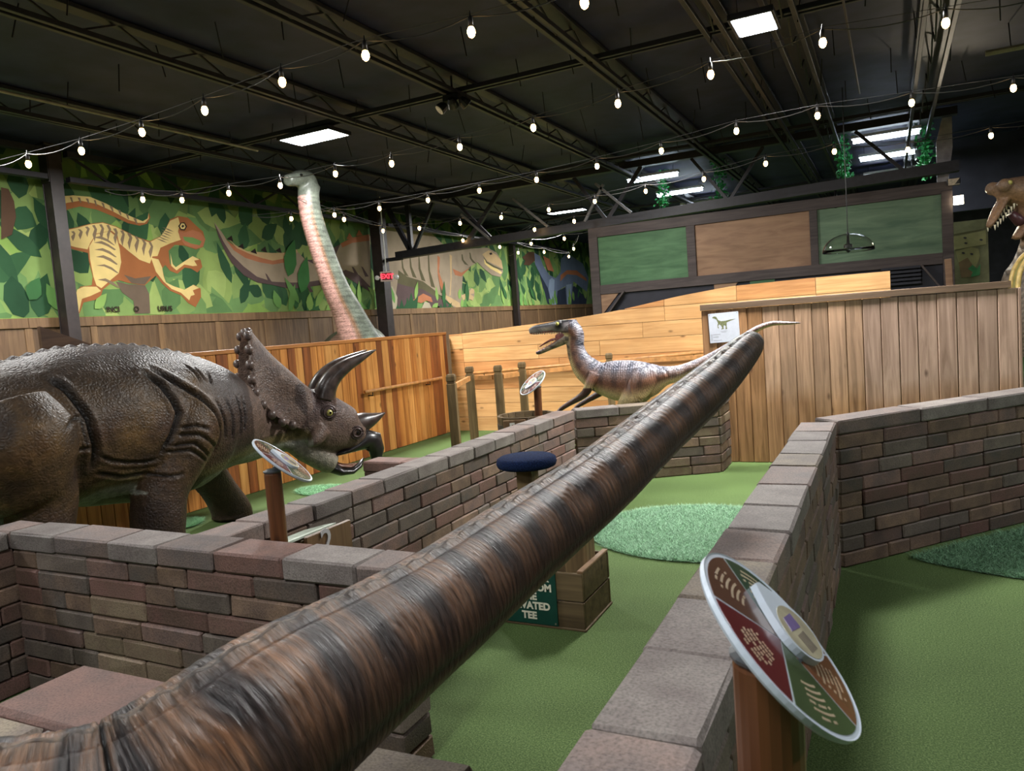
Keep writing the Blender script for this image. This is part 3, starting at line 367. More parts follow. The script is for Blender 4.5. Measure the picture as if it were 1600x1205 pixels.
def left_wall():
    w = put('wall_left', mesh('wall_left', *bbox(.2, FY1-FY0, CZ, .001), wallm), None, (FX0-.1, (FY0+FY1)/2, CZ/2)); w['kind'] = 'structure'
    L0 = Vector((FX0-.1, (FY0+FY1)/2, CZ/2))
    v = []; fc = []; cols = []
    def poly(pts, col, x):
        n = len(v); v.extend([(x-L0.x, p[0]-L0.y, p[1]-L0.z) for p in pts]); fc.append(tuple(range(n, n+len(pts)))); cols.append(col)
    Z0, Z1, Y0, Y1 = 2.05, 4.3, 1.5, 27.5
    poly([(Y0, Z0), (Y1, Z0), (Y1, Z1), (Y0, Z1)], (132, 164, 84), FX0+.003)
    rr = random.Random(11)
    def leaf(cy, cz, ln, wd, ang, col, x):
        pr = [(0, 0), (.18, .32), (.42, .5), (.7, .36), (1, 0), (.7, -.3), (.42, -.5), (.16, -.36)]
        k = rr.uniform(-.25, .25)
        pts = [(cy + (a-.5)*ln*cos(ang) - (b+k*a*(1-a))*wd*sin(ang), cz + (a-.5)*ln*sin(ang) + (b+k*a*(1-a))*wd*cos(ang)) for a, b in pr]
        pts = [(min(max(y, Y0), Y1), min(max(z, Z0+.01), Z1)) for y, z in pts]
        poly(pts, col, x)
    tones = [(138, 160, 90), (154, 174, 102), (104, 138, 84), (90, 124, 76), (126, 152, 88), (112, 144, 86)]
    x = FX0+.004
    for i in range(950):
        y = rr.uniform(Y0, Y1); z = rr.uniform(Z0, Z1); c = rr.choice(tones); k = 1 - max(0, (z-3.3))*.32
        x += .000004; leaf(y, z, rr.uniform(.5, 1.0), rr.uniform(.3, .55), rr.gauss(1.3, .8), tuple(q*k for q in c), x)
    for i in range(240):
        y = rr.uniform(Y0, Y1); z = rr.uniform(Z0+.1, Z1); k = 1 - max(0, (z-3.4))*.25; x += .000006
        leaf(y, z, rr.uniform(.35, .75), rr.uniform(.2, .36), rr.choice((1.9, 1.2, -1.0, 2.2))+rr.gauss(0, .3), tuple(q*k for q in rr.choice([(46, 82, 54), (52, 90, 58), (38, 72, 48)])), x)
    x = FX0+.012
    for col, pts in MURAL: x += .0001; poly(pts, PAL[col], x)
    for i in range(70):                                         # leaves in front of the painted animals
        y = rr.uniform(6, 26); z = rr.uniform(2.05, 2.5); x += .0001
        if 7.4 < y < 10.3: continue
        leaf(y, z, rr.uniform(.3, .6), rr.uniform(.12, .24), rr.choice((1.7, 1.1, 2.1))+rr.gauss(0, .2), rr.choice([(104, 148, 80), (134, 168, 90), (58, 102, 60)]), x)
    for y, z, a in ((11.3, 2.75, 1.2), (11.9, 2.7, 1.6), (12.1, 3.1, 2.3), (11.0, 3.05, 1.2)): x += .0001; leaf(y, z, .75, .34, a, (60, 116, 60) if y != 12.1 else (40, 84, 52), x)
    me = mesh('mural', v, fc, muralmat()); at = me.color_attributes.new('col', 'FLOAT_COLOR', 'CORNER'); li = 0
    arr = np.ones((len(me.loops), 4), np.float32)
    for p, c in zip(me.polygons, cols): arr[p.loop_start:p.loop_start+p.loop_total, :3] = lin(c)[:3]
    at.data.foreach_set('color', arr.ravel()); put('mural', me, w)
    tm = plain('mural_lettering', (52, 42, 34), .8, .2, 0)
    h = (TEXT[4][2]-TEXT[0][2])
    for s, y in (('INCI', TEXT[0][1]+.02), ('O', TEXT[1][1]-.05), ('URUS', TEXT[2][1])):
        me = text_mesh(s, h*1.35, tm, .0005, .004, 'LEFT'); o = put('lettering', me, w); mm = Matrix(((0, 0, 1), (1, 0, 0), (0, 1, 0))).to_4x4(); mm.translation = Vector((FX0+.03, y, (TEXT[0][2]+TEXT[4][2])/2))-L0; o.matrix_local = mm
    # wainscot: panels, battens and a top rail
    ys = [2.0, 3.1, 4.0, 5.1, 6.0, 6.9, 8.0, 9.1, 10.2, 11.35, 12.05, 13.2, 14.8, 15.9, 17.0, 18.1, 19.15, 20.6, 22.0, 23.4, 24.8, 26.2, 27.5]
    for a, b in zip(ys, ys[1:]):
        put('wainscot_panel', boxmesh(.02, b-a-.07, 1.9, wains, .004), w, Vector((FX0+.012, (a+b)/2, .97))-L0)
        put('batten', boxmesh(.035, .1, 1.92, batt, .004), w, Vector((FX0+.018, a, .96))-L0)
        put('wainscot_rail', boxmesh(.05, b-a-.004, .13, batt, .005), w, Vector((FX0+.026, (a+b)/2, 1.985))-L0)
left_wall()
for n_, sx, sy, lx, ly in (('wall_right', .2, FY1-FY0, FX1+.1, (FY0+FY1)/2), ('wall_back', FX1-FX0+.4, .2, (FX0+FX1)/2, FY1+.1), ('wall_front', FX1-FX0+.4, .2, (FX0+FX1)/2, FY0-.1)):
    w = put(n_, mesh(n_, *bbox(sx, sy, CZ, .001), plain('far_wall', (70, 70, 74), .7, .3, .1, 4)), None, (lx, ly, CZ/2)); w['kind'] = 'structure'
# steel columns and girders
colm = plain('column_paint', (46, 38, 38), .45, .5, .15, 9)
def column(x, y, h, w, label):
    t = thing('steel_column', label, 'column', (x, y, 0))
    m_ = MB()
    for s in (-1, 1): m_.box(s*w/2-.008, s*w/2+.008, -w/2, w/2, 0, h)
    m_.box(-w/2, w/2, -.006, .006, 0, h); m_.box(-w/2+.01, w/2-.01, -w/2+.01, w/2-.01, 0, h); m_.obj('shaft', colm, t)
    m_ = MB(); m_.box(-w*.8, w*.8, -w*.8, w*.8, 0, .02); m_.obj('base_plate', colm, t)
    m_ = MB(); m_.box(-w*.7, w*.7, -w*.8, w*.8, h-.03, h); m_.box(-w*.5, w*.5, -w*.6, w*.6, h-.5, h-.03); m_.obj('head_bracket', colm, t)
column(-9.8, 6.45, 4.3, .17, 'dark steel column in front of the striped yellow dinosaur mural')
column(-9.72, 13.45, 4.28, .24, 'dark steel column beside the red exit sign, between two murals')
column(-9.86, 20.2, 4.3, .14, 'thin dark steel column before the mural of a blue long-necked dinosaur')
def truss_y(x, y0, y1, z0, z1, label):
    t = thing('roof_truss', label, 'truss', (x, (y0+y1)/2, z0)); m_ = MB(); h = z1-z0
    m_.box(-.05, .05, y0-(y0+y1)/2, y1-(y0+y1)/2, -.04, .03); m_.obj('bottom_chord', steel, t)
    m_ = MB(); m_.box(-.05, .05, y0-(y0+y1)/2, y1-(y0+y1)/2, h-.05, h+.03); m_.obj('top_chord', steel, t)
    n = int((y1-y0)/.62); d = (y1-y0)/n
    for i in range(n):
        a = y0-(y0+y1)/2+i*d; m_ = MB(); m_.bar((0, a, 0 if i % 2 else h), (0, a+d, h if i % 2 else 0), .03); m_.obj('web_bar', steel, t)
truss_y(-9.7, -2.5, 6.3, 3.86, 4.2, 'black truss along the mural, left of the first column')
truss_y(-9.7, 6.6, 13.2, 3.86, 4.2, 'black truss crossing the mural above the yellow dinosaur')
truss_y(-9.7, 13.75, 24, 3.86, 4.2, 'black truss crossing the mural behind the long girder')
def girder():
    Y = 13.5; t = thing('long_girder', 'long black girder with diagonal braces above the coloured panel front', 'girder', (-4.2, Y, 3.06)); o = Vector((-4.2, Y, 3.06))
    m_ = MB(); m_.prism([(-9.3-o.x, .0), (1.0-o.x, .24), (1.0-o.x, .4), (-9.3-o.x, .15)], -.1, .1, 1); m_.obj('bottom_chord', steel, t)
    m_ = MB(); m_.box(-9.65-o.x, -9.2-o.x, -.05, .05, -.02, .05); m_.obj('end_plate', steel, t)
    m_ = MB(); m_.box(-9.6-o.x, 1.0-o.x, -.08, .08, 1.08, 1.2); m_.obj('top_chord', steel, t)
    X = [-9.5, -9.05, -8.9, -8.1, -7.3, -6.2, -5.2, -4.2, -3.3, -2.4, -1.6, -.7, .3]
    for a, b, w in ((-9.45, -8.95, .09), (-8.3, -8.9, .06), (-7.85, -7.0, .05), (-6.75, -7.6, .08), (-5.2, -4.6, .06), (-3.9, -4.6, .07), (-3.0, -2.4, .05), (-1.8, -2.4, .05), (-.4, .3, .05)):
        zb = .1+(b+9.3)/10.3*.24; m_ = MB(); m_.bar((a-o.x, 0, 1.08), (b-o.x, 0, zb), w); m_.obj('web_bar', steel, t)
    m_ = MB(); m_.bar((-8.95-o.x, 0, .1), (-8.95-o.x, 0, 1.1), .09); m_.obj('web_bar', steel, t)
    for a, b in (((-7.62, .72), (-7.0, .14)), ((-6.45, .86), (-5.75, .24)), ((-4.75, .9), (-4.1, .28)), ((-5.0, .24), (-4.6, .86))):
        m_ = MB(); m_.bar((a[0]-o.x, -.1, a[1]), (b[0]-o.x, -.1, b[1]), .045, .045); m_.obj('pale_brace', palest, t)['label'] = 'pale galvanised brace'
girder()
# ------------------------------------------------------------------ front with coloured panels (the booth wall)
frm = wood('panel_frame_wood', (58, 50, 50), (84, 74, 72), 0, .6, .3, False, .15, 20)
gp = wood('green_stained_ply', (54, 86, 58), (82, 116, 82), 0, .6, .3, False, .12, 9)
gp2 = wood('grey_green_ply', (78, 102, 82), (112, 134, 108), 0, .6, .3, False, .12, 9)
tp = wood('tan_ply', (122, 92, 72), (154, 122, 96), 0, .6, .3, False, .12, 9)
def panel_front():
    Y = 13.4; w = struct('wall_partition', (-2.0, Y, 0)); o = Vector((-2.0, Y, 0))
    def bx(n, m_, x0, x1, z0, z1, y0=-.02, y1=.02): return put(n, boxmesh(x1-x0, y1-y0, z1-z0, m_, .004), w, ((x0+x1)/2-o.x, (y0+y1)/2, (z0+z1)/2))
    for n, mm, x0, x1 in (('green_panel', gp, -4.77, -3.13), ('tan_panel', tp, -2.98, -1.12), ('grey_green_panel', gp2, -1.0, .75)):
        bx('coloured_panel', mm, x0-.02, x1+.02, 2.08, 2.99, -.01, .015)
    for x0, x1, z0, z1 in ((-4.94, -4.77, .0, 3.02), (-3.13, -2.98, 2.1, 2.98), (-1.12, -1.0, 2.1, 2.98), (.75, .9, .0, 3.02)): bx('frame_board', frm, x0, x1, z0, z1, -.05, .02)
    bx('frame_board', frm, -4.94, .9, 2.98, 3.16, -.04, .02); bx('frame_board', frm, -4.77, .75, 1.93, 2.1, -.05, .02)
    # lower part: a dark sheet standing in for the shaded opening, a tan corner panel and brace, a green strip
    bx('dark_board_and_shade', wallm, -4.77, .75, 0, 1.95, .0, .05)
    m_ = MB(); m_.prism([(-4.77-o.x, 1.55), (-4.77-o.x, 1.97), (-4.4-o.x, 1.96)], -.03, .0, 1); m_.obj('corner_panel', tp, w)
    m_ = MB(); m_.bar((-4.3-o.x, -.06, 1.95), (-4.85-o.x, -.06, 1.3), .14, .03); m_.obj('brace_board', frm, w)
    m_ = MB(); m_.prism([(-2.7-o.x, 1.8), (-2.7-o.x, 1.93), (-2.3-o.x, 1.93), (-2.4-o.x, 1.8)], -.03, 0, 1); m_.obj('tan_strip', tp, w)
    m_ = MB(); m_.prism([(-2.1-o.x, 1.78), (-2.1-o.x, 1.93), (-1.7-o.x, 1.93), (-1.7-o.x, 1.78)], -.03, 0, 1); m_.obj('green_strip', gp, w)
    for k in range(5): bx('louvre_slat', wallm, -.1, .45, 1.66+k*.06, 1.7+k*.06, -.1, -.06)
    m_ = MB(); m_.bar((.45-o.x, -.08, 1.95), (.75-o.x, -.08, 1.5), .1, .03); m_.obj('brace_board', frm, w)
panel_front()
t = put('trim_1', mesh('trim_1', *bbox(.09, .05, 1.98, .006), tp), None, (.80, 12.6, .98), rot=(0, -.03, 0)); t['kind'] = 'structure'
# dark bulkhead right of the panel front, with a painted board below it
b_ = put('wall_bulkhead', mesh('wall_bulkhead', *bbox(6.0, .15, 1.3, .004), wallm), None, (4.05, 16.4, 3.6)); b_['kind'] = 'structure'
m_ = MB(); m_.prism([(-.12, -.55), (.02, -.55), (.1, .0), (.1, .5), (-.02, .5), (-.12, .1)], -.02, .02, 1); o = m_.obj('trim_2', plain('pale_flashing', (150, 146, 150), .5, .4, .15, 8), None, (.84, 13.7, 3.7)); o['kind'] = 'structure'
# ================================================================== fences
wo = wood('orange_pine', (148, 86, 36), (206, 142, 74), 2, .42, .5, True, .3, 24)
wr = wood('redbrown_pine', (96, 50, 24), (160, 92, 46), 2, .42, .5, True, .3, 24)
wl = wood('light_pine', (176, 114, 56), (222, 164, 94), 2, .42, .5, True, .25, 24)
wy = wood('yellow_pine', (184, 134, 82), (216, 170, 116), 0, .42, .5, True, .2, 24)
wy2 = wood('amber_pine', (164, 110, 62), (204, 150, 96), 0, .42, .5, True, .2, 24)
wcap = wood('pine_cap', (150, 92, 44), (196, 134, 74), 1, .45, .5, False, .1, 24)
wg = wood('weathered_plank', (118, 84, 60), (172, 132, 100), 2, .5, .4, True, .35, 24, worn=((136, 110, 94), (192, 162, 144)))
wgb = wood('brown_plank', (108, 76, 48), (174, 130, 90), 2, .5, .4, True, .45, 24)
wgm = wood('half_weathered_plank', (110, 78, 52), (172, 130, 94), 2, .5, .4, True, .45, 24, worn=((126, 100, 80), (188, 152, 124)))
wgc = wood('weathered_cap', (88, 72, 58), (128, 104, 84), 0, .5, .4, False, .1, 24)
wp = wood('weathered_post', (84, 68, 44), (130, 108, 74), 2, .6, .3, False, .2, 22)
wk = wood('planter_wood', (72, 58, 40), (112, 94, 66), 0, .65, .3, True, .25, 22)
wpost = wood('varnished_post', (60, 36, 22), (112, 68, 38), 2, .35, .5, True, .1, 20)
wd = wood('dark_board_and_shade', (66, 48, 36), (96, 72, 54), 1, .6, .3, False, .1, 20)
def left_fence():
    t = thing('plank_fence', 'orange vertical plank fence behind the horned dinosaur', 'fence', (-5.8, 5.2, 0)); o = Vector((-5.8, 5.2, 0)); r = random.Random(5)
    y = 1.0
    while y < 9.44:
        w = r.choice((.09, .115, .115, .125, .14)); w = min(w, 9.45-y); mm = r.choices((wo, wr, wl), (4, 3, 3))[0]
        put('plank', boxmesh(.02, round(w-.003, 3), 1.42, wo, .005, 'plank'), t, (r.uniform(-.003, .003), y+w/2-o.y, .715), mat=mm); y += w
    m_ = MB(); m_.box(-.012, .022, 1.0-o.y, 9.45-o.y, 1.425, 1.465); m_.obj('cap_rail', wcap, t)
    m_ = MB(); m_.box(-.022, -.013, 1.0-o.y, 9.45-o.y, .02, 1.42); m_.obj('light_stop_sheet', wd, t)  # unseen sheet added to stop light leaking between the planks
    for z in (.25, 1.2): m_ = MB(); m_.box(-.06, -.022, 1.0-o.y, 9.45-o.y, z, z+.08); m_.obj('back_rail', wcap, t)
left_fence()
TOP = [(-5.78, 1.42), (-5.62, 1.42), (-4.73, 1.47), (-4.14, 1.5), (-3.58, 1.54), (-3.22, 1.575), (-2.9, 1.62), (-2.37, 1.70), (-1.73, 1.765), (-.86, 1.78), (.02, 1.78)]
def topz(x):
    for (a, za), (b, zb) in zip(TOP, TOP[1:]):
        if a <= x <= b: return za+(zb-za)*(x-a)/(b-a)
    return TOP[-1][1]
def rear_fence():
    t = thing('board_fence', 'yellow pine fence of horizontal boards with a rising curved top', 'fence', (-2.9, 9.53, 0)); o = Vector((-2.9, 9.53, 0)); r = random.Random(8)
    rows = [(0, .195), (.2, .395), (.4, .6), (.605, .8), (.805, 1.0), (1.005, 1.2), (1.205, 1.4), (1.405, 1.585), (1.59, 1.8)]
    for z0, z1 in rows:
        x = -5.78; first = True
        while x < .02:
            w = .22 if first else r.choice((.9, 1.2, 1.5, 1.8)); first = False; x1 = min(x+w, .02)
            if .02-x1 < .3: x1 = .02
            n = 6; xs = [x+.0025+(x1-x-.005)*i/n for i in range(n+1)]; tp_ = [(q, min(z1, topz(q))) for q in xs]
            ok = [p for p in tp_ if p[1] > z0+.012]
            if len(ok) >= 2:
                if len(ok) < len(tp_):                          # the curve crosses this board
                    lo = next(q for q in np.linspace(x, x1, 200) if topz(q) > z0+.004) if tp_[0][1] <= z0+.012 else x
                    ok = [(lo, z0+.004)]+ok
                poly = [(ok[0][0], z0), (ok[-1][0], z0)] + ok[::-1]
                cx = (ok[0][0]+ok[-1][0])/2; m_ = MB(); m_.prism([(a-cx, b-(z0+z1)/2) for a, b in poly], -.01, .01, 1)
                q = m_.obj('board', r.choice((wy, wy, wy2)), t, (cx-o.x, r.uniform(-.003, .003), (z0+z1)/2))
            x = x1
    m_ = MB(); m_.prism([(-5.77-o.x, .02), (.01-o.x, .02)]+[(a-o.x, b-.02) for a, b in TOP[::-1]][0:-1]+[(-5.77-o.x, 1.4)], .0135, .02, 1); m_.obj('light_stop_sheet', wd, t)  # added dark sheet, keeps the gaps between boards dark like shade
    for x in (-5.2, -3.6, -2.0, -.4): m_ = MB(); m_.box(x-.04-o.x, x+.04-o.x, .02, .09, 0, topz(x)-.1); m_.obj('back_post', wcap, t)
rear_fence()
def right_fence():
    t = thing('weathered_fence', 'weathered grey-brown plank fence with the paper notice', 'fence', (-.35, 7.47, 0)); o = Vector((-.35, 7.47, 0)); r = random.Random(4); x = -1.645
    while x < .95:
        w = r.choice((.14, .145, .15)); w = min(w, .972-x)
        put('plank', boxmesh(round(w-.003, 3), .022, 1.49, wg, .006, 'plank'), t, (x+w/2-o.x, r.uniform(-.003, .003), .748), mat=wgb if x < -1.15 else (wgm if x < -.35 else wg)); x += w
    m_ = MB(); m_.box(-1.65-o.x, .9-o.x, -.03, .015, 1.495, 1.553); m_.obj('cap_rail', wgc, t)
    m_ = MB(); m_.box(-1.64-o.x, .96-o.x, .0155, .024, .02, 1.49); m_.obj('light_stop_sheet', wd, t)  # added behind the planks to block light through the gaps
    for z in (.3, 1.2): m_ = MB(); m_.box(-1.6-o.x, .95-o.x, .024, .06, z, z+.09); m_.obj('back_rail', wgc, t)
right_fence()
# paper notice
def notice():
    t = thing('paper_notice', 'white paper notice with a drawn dinosaur on the weathered fence', 'notice', (-1.43, 7.447, 1.32), rot=(0, rad(-1.5), 0))
    pm = plain('paper', (196, 200, 212), .5, .4, .02); v, f = bbox(.285, .002, .285, .0005); put('sheet', mesh('sheet', v, f, pm), t)
    g = plain('ink_green', (112, 116, 84), .7, .2, .2, 60); k = plain('ink_grey', (150, 152, 160), .7, .2, 0)
    def px(p): return ((p[0]-.5)*.285, (.5-p[1])*.285)
    m_ = MB()
    P_ = [(.14, .12), (.2, .1), (.27, .12), (.33, .24), (.42, .28), (.55, .28), (.75, .25), (.9, .25), (.74, .29), (.6, .34), (.59, .45), (.6, .56), (.54, .57), (.56, .46), (.5, .42), (.48, .5), (.5, .55), (.4, .56), (.44, .5), (.4, .42), (.34, .38), (.31, .44), (.33, .52), (.29, .5), (.29, .4), (.31, .34), (.27, .22), (.2, .17), (.14, .16)]
    m_.prism([px(p) for p in P_], -.0016, -.001, 1); m_.obj('dinosaur_drawing', g, t)
    m_ = MB()
    for i, (x0, x1, y) in enumerate([(.38, .6, .62), (.4, .56, .66)] + [(.03, .1, .72+.04*j) for j in range(6)] + [(.12, .36, .72), (.12, .3, .8), (.12, .4, .92)]):
        a, b = px((x0, y)), px((x1, y)); m_.box(a[0], b[0], -.0016, -.001, a[1]-.002, a[1]+.002, .0002)
    m_.obj('print_lines', k, t)
    for x, z in ((-.13, .13), (.13, .132)): m_ = MB(); m_.box(x-.005, x+.005, -.004, .0, z-.004, z+.004, .001); m_.obj('staple', k, t)
notice()
# sloping dark board behind the dinosaur's back
m_ = MB(); m_.prism([(-.26, .1), (-.26, .43), (.27, .22), (.27, .1)], -.02, .02, 0)
tag(m_.obj('sloping_board', wd, None, (-6.6, 4.32, 1.36)), 'dark brown board with sloping top edge behind the left dinosaur back', 'board')
m_ = MB(); m_.box(-.06, .06, -.06, .06, 0, 1.46); tag(m_.obj('board_post', wd, None, (-6.6, 4.2, 0)), 'dark wooden post holding the sloping board', 'post')

# ================================================================== brick walls
BM = {}
def brickmesh(L, D, H, var, mats):
    k = (L, D, H, var)
    if k not in BM:
        r = random.Random(hash(k) % 9999 if False else int(L*1e4+D*1e3+var*77)); v, f = bbox(L-.005, D, H-.0045, .0075, .0022, r); BM[k] = mesh('brick', v, f, BR[0])
    return BM[k]
def brick_wall(label, p0, p1, n, H, thick, seed, capl=.31, capmats=None, group=None, cat='brick wall', mats=None, caps=True, endcap=True):
    p0, p1 = Vector((*p0, 0)), Vector((*p1, 0)); d = p1-p0; L = d.length; a = math.atan2(d.y, d.x); r = random.Random(seed)
    t = thing('brick_wall', label, cat, p0, a, group); h = H/(n+1) if caps else H/n; mats = mats or BR
    for c in range(n):
        x = 0; first = True
        while x < L-.001:
            w = r.choice((.35, .35, .35, .3, .26, .17)) if not (first and c % 2) else .17
            first = False
            if L-x-w < .1: w = L-x
            base = min((.17, .26, .3, .35), key=lambda q: abs(q-w))
            o = put('brick', brickmesh(base, thick, round(h, 4), r.randrange(5), mats), t, (x+w/2, thick/2+r.uniform(-.004, .004), h*(c+.5)), mat=r.choice(mats))
            if abs(base-w) > 1e-4: o.scale = ((w-.005)/(base-.005), 1, 1)
            if r.random() < .5: o.rotation_euler = (0, 0, pi)
            x += w
    if caps:
        x = 0
        while x < L-.001:
            w = capl*r.uniform(.85, 1.12)
            if L-x-w < .12: w = L-x
            v, f = bbox(w-.005, thick+.012, h-.003, .008, .0025, r); put('cap_stone', mesh('cap_stone', v, f, r.choice(capmats or CAPM)), t, (x+w/2, thick/2+r.uniform(-.004, .004), h*(n+.5)), rz=r.uniform(-.006, .006)); x += w
    return t
CG = [CAPM[0], CAPM[1], CAPM[0], CAPM[2]]
brick_wall('long low brick wall with grey cap stones beside the front disc sign', (-.285, .5), (-.285, 4.47), 9, .838, .175, 1, .31, CG, mats=[BR[1], BR[5], BR[2], BR[1]])
brick_wall('brick wall running right from the far end of the front wall', (-.275, 4.49), (1.35, 6.36), 9, .838, .17, 2, .6, [CAPM[1], CAPM[0]], mats=[BR[0], BR[1], BR[2], BR[5], BR[4], BR[1]])
brick_wall('long brick wall in front of the two dinosaurs, behind the blue tee', (-2.57, 2.16), (-2.57, 6.27), 7, .69, .18, 3, .34, [CAPM[0], CAPM[0], CAPM[1], CAPM[3]], mats=[BR[0], BR[1], BR[2], BR[4], BR[5]])
brick_wall('brick wall below the small open-mouthed dinosaur', (-2.57, 6.3), (-1.43, 6.975), 7, .69, .17, 4, .36, [CAPM[2], CAPM[0]], mats=[BR[1], BR[2], BR[3], BR[5]])
brick_wall('short brick return meeting the weathered fence', (-1.415, 6.99), (-1.415, 7.43), 7, .69, .17, 5, .22, [CAPM[0]], mats=[BR[1], BR[2], BR[3], BR[5]])
brick_wall('brick wall at lower left below the horned dinosaur', (-3.57, 1.95), (-1.485, 1.95), 8, .742, .175, 6, .34, [CAPM[3], CAPM[1], CAPM[0]], mats=[BR[0], BR[1], BR[2], BR[3], BR[5], BR[4]])
brick_wall('dark brick wall at the left frame edge', (-3.58, .5), (-3.58, 2.12), 8, .742, .18, 7, .3, [CAPM[1], CAPM[0]], mats=[BR[1], BR[4], BR[0]])
brick_wall('low brick stub below the beak of the horned dinosaur', (-3.8, 4.78), (-2.77, 4.78), 5, .5, .2, 8, .34, [CAPM[3], CAPM[1]], mats=[BR[0], BR[1]])
def near_wall():
    t = thing('brick_wall', 'low brick wall with big cap blocks under the near end of the big tail', 'brick wall', (-2.2, .78, 0)); r = random.Random(12)
    for c in range(6):
        for row in (0, 1):
            x = 0
            while x < 1.399:
                w = min(r.choice((.22, .22, .165)), 1.4-x)
                if 1.4-x-w < .08: w = 1.4-x
                o = put('brick', brickmesh(.22, .27, .086, r.randrange(5), BR), t, (x+w/2, .137+row*.276, .086*(c+.5)), mat=r.choice(BR)); o.scale = ((w-.007)/(.22-.007), 1, 1); x += w
    for x0, x1, y0, y1, mm in ((.04, .45, .285, .565, CAPM[3]), (-.12, .31, .0, .28, CAPM[2]), (.46, .8, .29, .56, CAPM[1]), (.32, .7, .0, .28, CAPM[0]), (.81, 1.14, .26, .5, CAPM[0]), (1.15, 1.41, .25, .5, CAPM[2]), (.71, 1.06, -.02, .25, CAPM[2]), (1.07, 1.4, -.02, .24, CAPM[2])):
        v, f = bbox(x1-x0-.006, y1-y0-.006, .084, .014, .004, r); put('cap_block', mesh('cap_block', v, f, mm), t, ((x0+x1)/2, (y0+y1)/2, .516+.042), rz=r.uniform(-.02, .02))
near_wall()

# ================================================================== rough turf patches
def turf(label, cx, cy, rx, ry, n, seed, col, inside=lambda x, y: True, hgt=.03):
    r = np.random.default_rng(seed); x = r.uniform(-1, 1, n*2); y = r.uniform(-1, 1, n*2); k = (x*x+y*y) < 1; x, y = x[k]*rx, y[k]*ry
    k = np.array([inside(cx+a, cy+b) for a, b in zip(x, y)]); x, y = x[k], y[k]; n = len(x)
    a = r.uniform(0, 2*pi, n); w = r.uniform(.002, .004, n); h = r.uniform(.6, 1.1, n)*hgt; lx, ly = r.normal(0, .03, n), r.normal(0, .03, n)
    v = np.zeros((n, 3, 3)); v[:, 0] = np.c_[x-w*np.cos(a), y-w*np.sin(a), np.full(n, .003)]; v[:, 1] = np.c_[x+w*np.cos(a), y+w*np.sin(a), np.full(n, .003)]; v[:, 2] = np.c_[x+lx, y+ly, h]
    me = bpy.data.meshes.new('rough_turf'); V = v.reshape(-1, 3)
    # mat backing
    K = 48; ring = [(rx*cos(2*pi*i/K)*1.0, ry*sin(2*pi*i/K)*1.0) for i in range(K)]; ring = [p for p in ring if inside(cx+p[0], cy+p[1])] if not all(inside(cx+p[0], cy+p[1]) for p in ring) else ring
    back = [(p[0], p[1], .006) for p in ring]; nb = len(back)
    me.from_pydata([tuple(p) for p in V]+back, [], [(3*i, 3*i+1, 3*i+2) for i in range(n)]+[tuple(range(3*n, 3*n+nb))]); me.update()
    t = NT('turf_blades'); ge = t.n('ShaderNodeNewGeometry'); r_ = t.ramp(ge, 'Random Per Island', [(.0, tuple(c*.72 for c in col)), (.5, col), (1.0, tuple(min(255, c*1.22) for c in col))]); t.l(r_, 0, t.b, 'Base Color'); me.materials.append(t.out(.75, .25))
    o = put('rough_turf', me, None, (cx, cy, 0)); return tag(o, label, 'turf', None, 'stuff')
turf('pale rough turf oval in the middle of the fairway', -1.2, 5.05, .75, .66, 60000, 1, (150, 186, 154), lambda x, y: x < -.48)
turf('dark rough turf patch against the right brick wall', 1.0, 5.3, 1.25, .84, 45000, 2, (112, 150, 116), lambda x, y: (x+.277)*.755-(y-4.528)*.656 > .1 and x < 1.6)
turf('pale turf tuft between the legs of the horned dinosaur', -5.5, 4.36, .17, .2, 9000, 3, (150, 196, 150))
turf('pale turf spot on the ground before the orange fence', -4.95, 5.72, .42, .22, 9000, 4, (150, 196, 154))
# ================================================================== lamps
white = plain('white_metal', (206, 206, 206), .4, .5, .03)
blk = plain('black_plastic', (24, 24, 26), .4, .5, .1)
diff = emit('panel_glow', (232, 243, 255), 40)
tubeg = emit('tube_glow', (226, 240, 255), 22)
def panel(x, y, label, group=None, sx=.62, sy=.62, z=4.0):
    t = thing('ceiling_panel_light', label, 'ceiling light', (x, y, z), 0, group); m_ = MB()
    for a in (-1, 1): m_.box(a*sx/2-.012, a*sx/2+.012, -sy/2-.012, sy/2+.012, .0, .05); m_.box(-sx/2, sx/2, a*sy/2-.012, a*sy/2+.012, .0, .05)
    m_.box(-sx/2, sx/2, -sy/2, sy/2, .03, .05); m_.obj('housing', steel, t)
    m_ = MB(); m_.box(-sx/2+.02, sx/2-.02, -sy/2+.014, sy/2-.014, .002, .02); m_.obj('diffuser', diff, t)
    m_ = MB()
    for a in (-1, 1): m_.tube([(a*sx*.4, 0, .04), (a*sx*.4, 0, 4.3-z)], .004, 5)
    m_.obj('hanger', steel, t)
panel(-6.35, 7.62, 'bright white ceiling panel light above the long-necked dinosaur', sx=.8, sy=.42)
panel(-.94, 6.88, 'bright white ceiling panel light at the upper right', sx=.34, sy=.47, z=3.85)
panel(-6.6, 16.55, 'small bright ceiling light beyond the girder', sx=.9, sy=.3)
for x, y, w in ((-6.4, 1.6, 'over the tail of the horned dinosaur'), (-1.3, -.6, 'behind the camera'), (4.3, 7.55, 'right of the large meat-eating dinosaur'), (4.3, 1.6, 'over the lane right of the front wall'), (-6.4, -3.5, 'far behind the camera at the left'), (-3.6, 11.0, 'between joists over the yellow pine fence')):
    if w[:7] != 'between': panel(x, y, 'white ceiling panel light '+w+', outside the picture, added as fill')  # unseen fixtures added to go with the fill lamps
